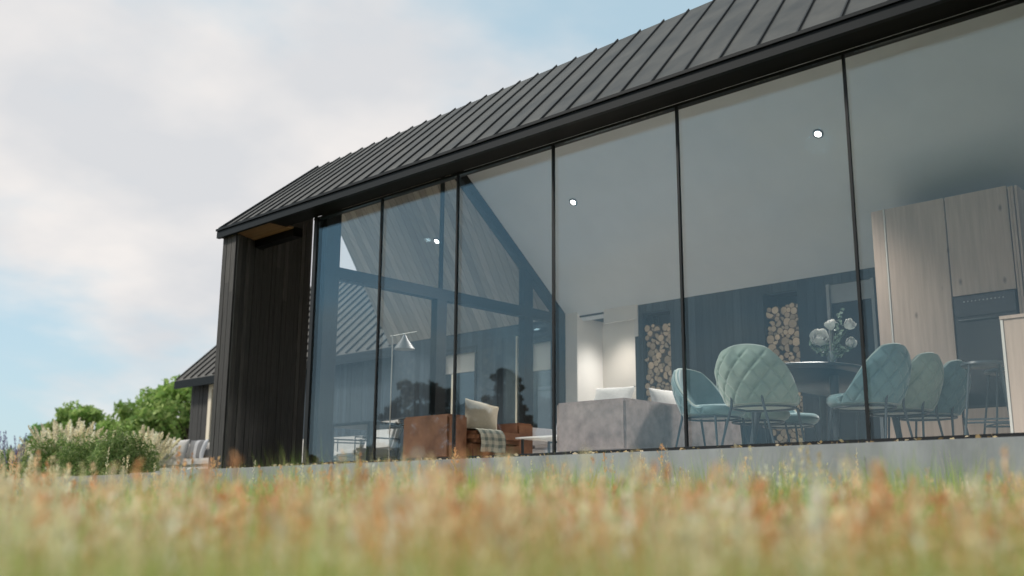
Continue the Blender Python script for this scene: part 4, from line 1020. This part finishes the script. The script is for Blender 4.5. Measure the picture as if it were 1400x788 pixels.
n2 = nt.nodes.new('ShaderNodeTexNoise'); n2.inputs['Scale'].default_value = 2.0; n2.inputs['Detail'].default_value = 5; link(nt, mp.outputs[0], n2.inputs['Vector'])
cr = nt.nodes.new('ShaderNodeMix'); cr.data_type = 'RGBA'; cr.inputs[6].default_value = (6.1, 6.2, 6.4, 1); cr.inputs[7].default_value = (7.9, 7.55, 7.3, 1)
m2 = nt.nodes.new('ShaderNodeMapRange'); m2.inputs[1].default_value = .40; m2.inputs[2].default_value = .60; link(nt, n2.outputs[0], m2.inputs[0]); link(nt, m2.outputs[0], cr.inputs[0])
base = nt.nodes.new('ShaderNodeMix'); base.data_type = 'RGBA'; base.inputs[0].default_value = .72; base.inputs[7].default_value = (4.8, 6.5, 7.3, 1)
link(nt, sky.outputs[0], base.inputs[6])
fin = nt.nodes.new('ShaderNodeMix'); fin.data_type = 'RGBA'; link(nt, mk.outputs[0], fin.inputs[0]); link(nt, base.outputs[2], fin.inputs[6]); link(nt, cr.outputs[2], fin.inputs[7])
link(nt, fin.outputs[2], bg.inputs[0]); link(nt, bg.outputs[0], out.inputs[0])
sl = bpy.data.lights.new('sun', 'SUN'); sl.energy = 2.9; sl.angle = R(8); sl.color = (1, .93, .84)
so_ = bpy.data.objects.new('sun', sl); col.objects.link(so_)
az = R(SUN_AZ); d = Vector((math.sin(az)*math.cos(R(SUN_EL)), math.cos(az)*math.cos(R(SUN_EL)), math.sin(R(SUN_EL))))
so_.rotation_euler = d.to_track_quat('Z', 'Y').to_euler(); so_.location = d*40

# ------------------------------------------------------------------ camera
F_, YAW, PIT, ROL = 1390.11, -.761, .2123, .0059
f = Vector((math.sin(YAW)*math.cos(PIT), math.cos(YAW)*math.cos(PIT), math.sin(PIT))); r = f.cross(Vector((0, 0, 1))).normalized(); u = r.cross(f)
r_2 = r*math.cos(ROL)+u*math.sin(ROL); u_2 = -r*math.sin(ROL)+u*math.cos(ROL)
cam = bpy.data.cameras.new('camera'); co = bpy.data.objects.new('camera', cam); col.objects.link(co)
co.matrix_world = Matrix(((r_2.x, u_2.x, -f.x, CX_), (r_2.y, u_2.y, -f.y, CY_), (r_2.z, u_2.z, -f.z, CZ_), (0, 0, 0, 1)))
cam.sensor_width = 36; cam.lens = 36*F_/1400; cam.clip_start = .05; cam.clip_end = 4000
cam.dof.use_dof = True; cam.dof.focus_distance = 9.6; cam.dof.aperture_fstop = 1.4; cam.dof.aperture_blades = 9
sc.camera = co

sc.render.engine = 'CYCLES'
cy = sc.cycles; cy.use_denoising = True; cy.max_bounces = 10; cy.transparent_max_bounces = 24; cy.diffuse_bounces = 4; cy.glossy_bounces = 4
cy.caustics_reflective = False; cy.caustics_refractive = False; cy.sample_clamp_indirect = 8
try: cy.denoiser = 'OPENIMAGEDENOISE'; cy.denoising_input_passes = 'RGB_ALBEDO_NORMAL'
except Exception: pass
vs = sc.view_settings; vs.view_transform = 'Standard'; vs.look = 'None'; vs.exposure = .22; vs.gamma = 1; vs.use_curve_mapping = False
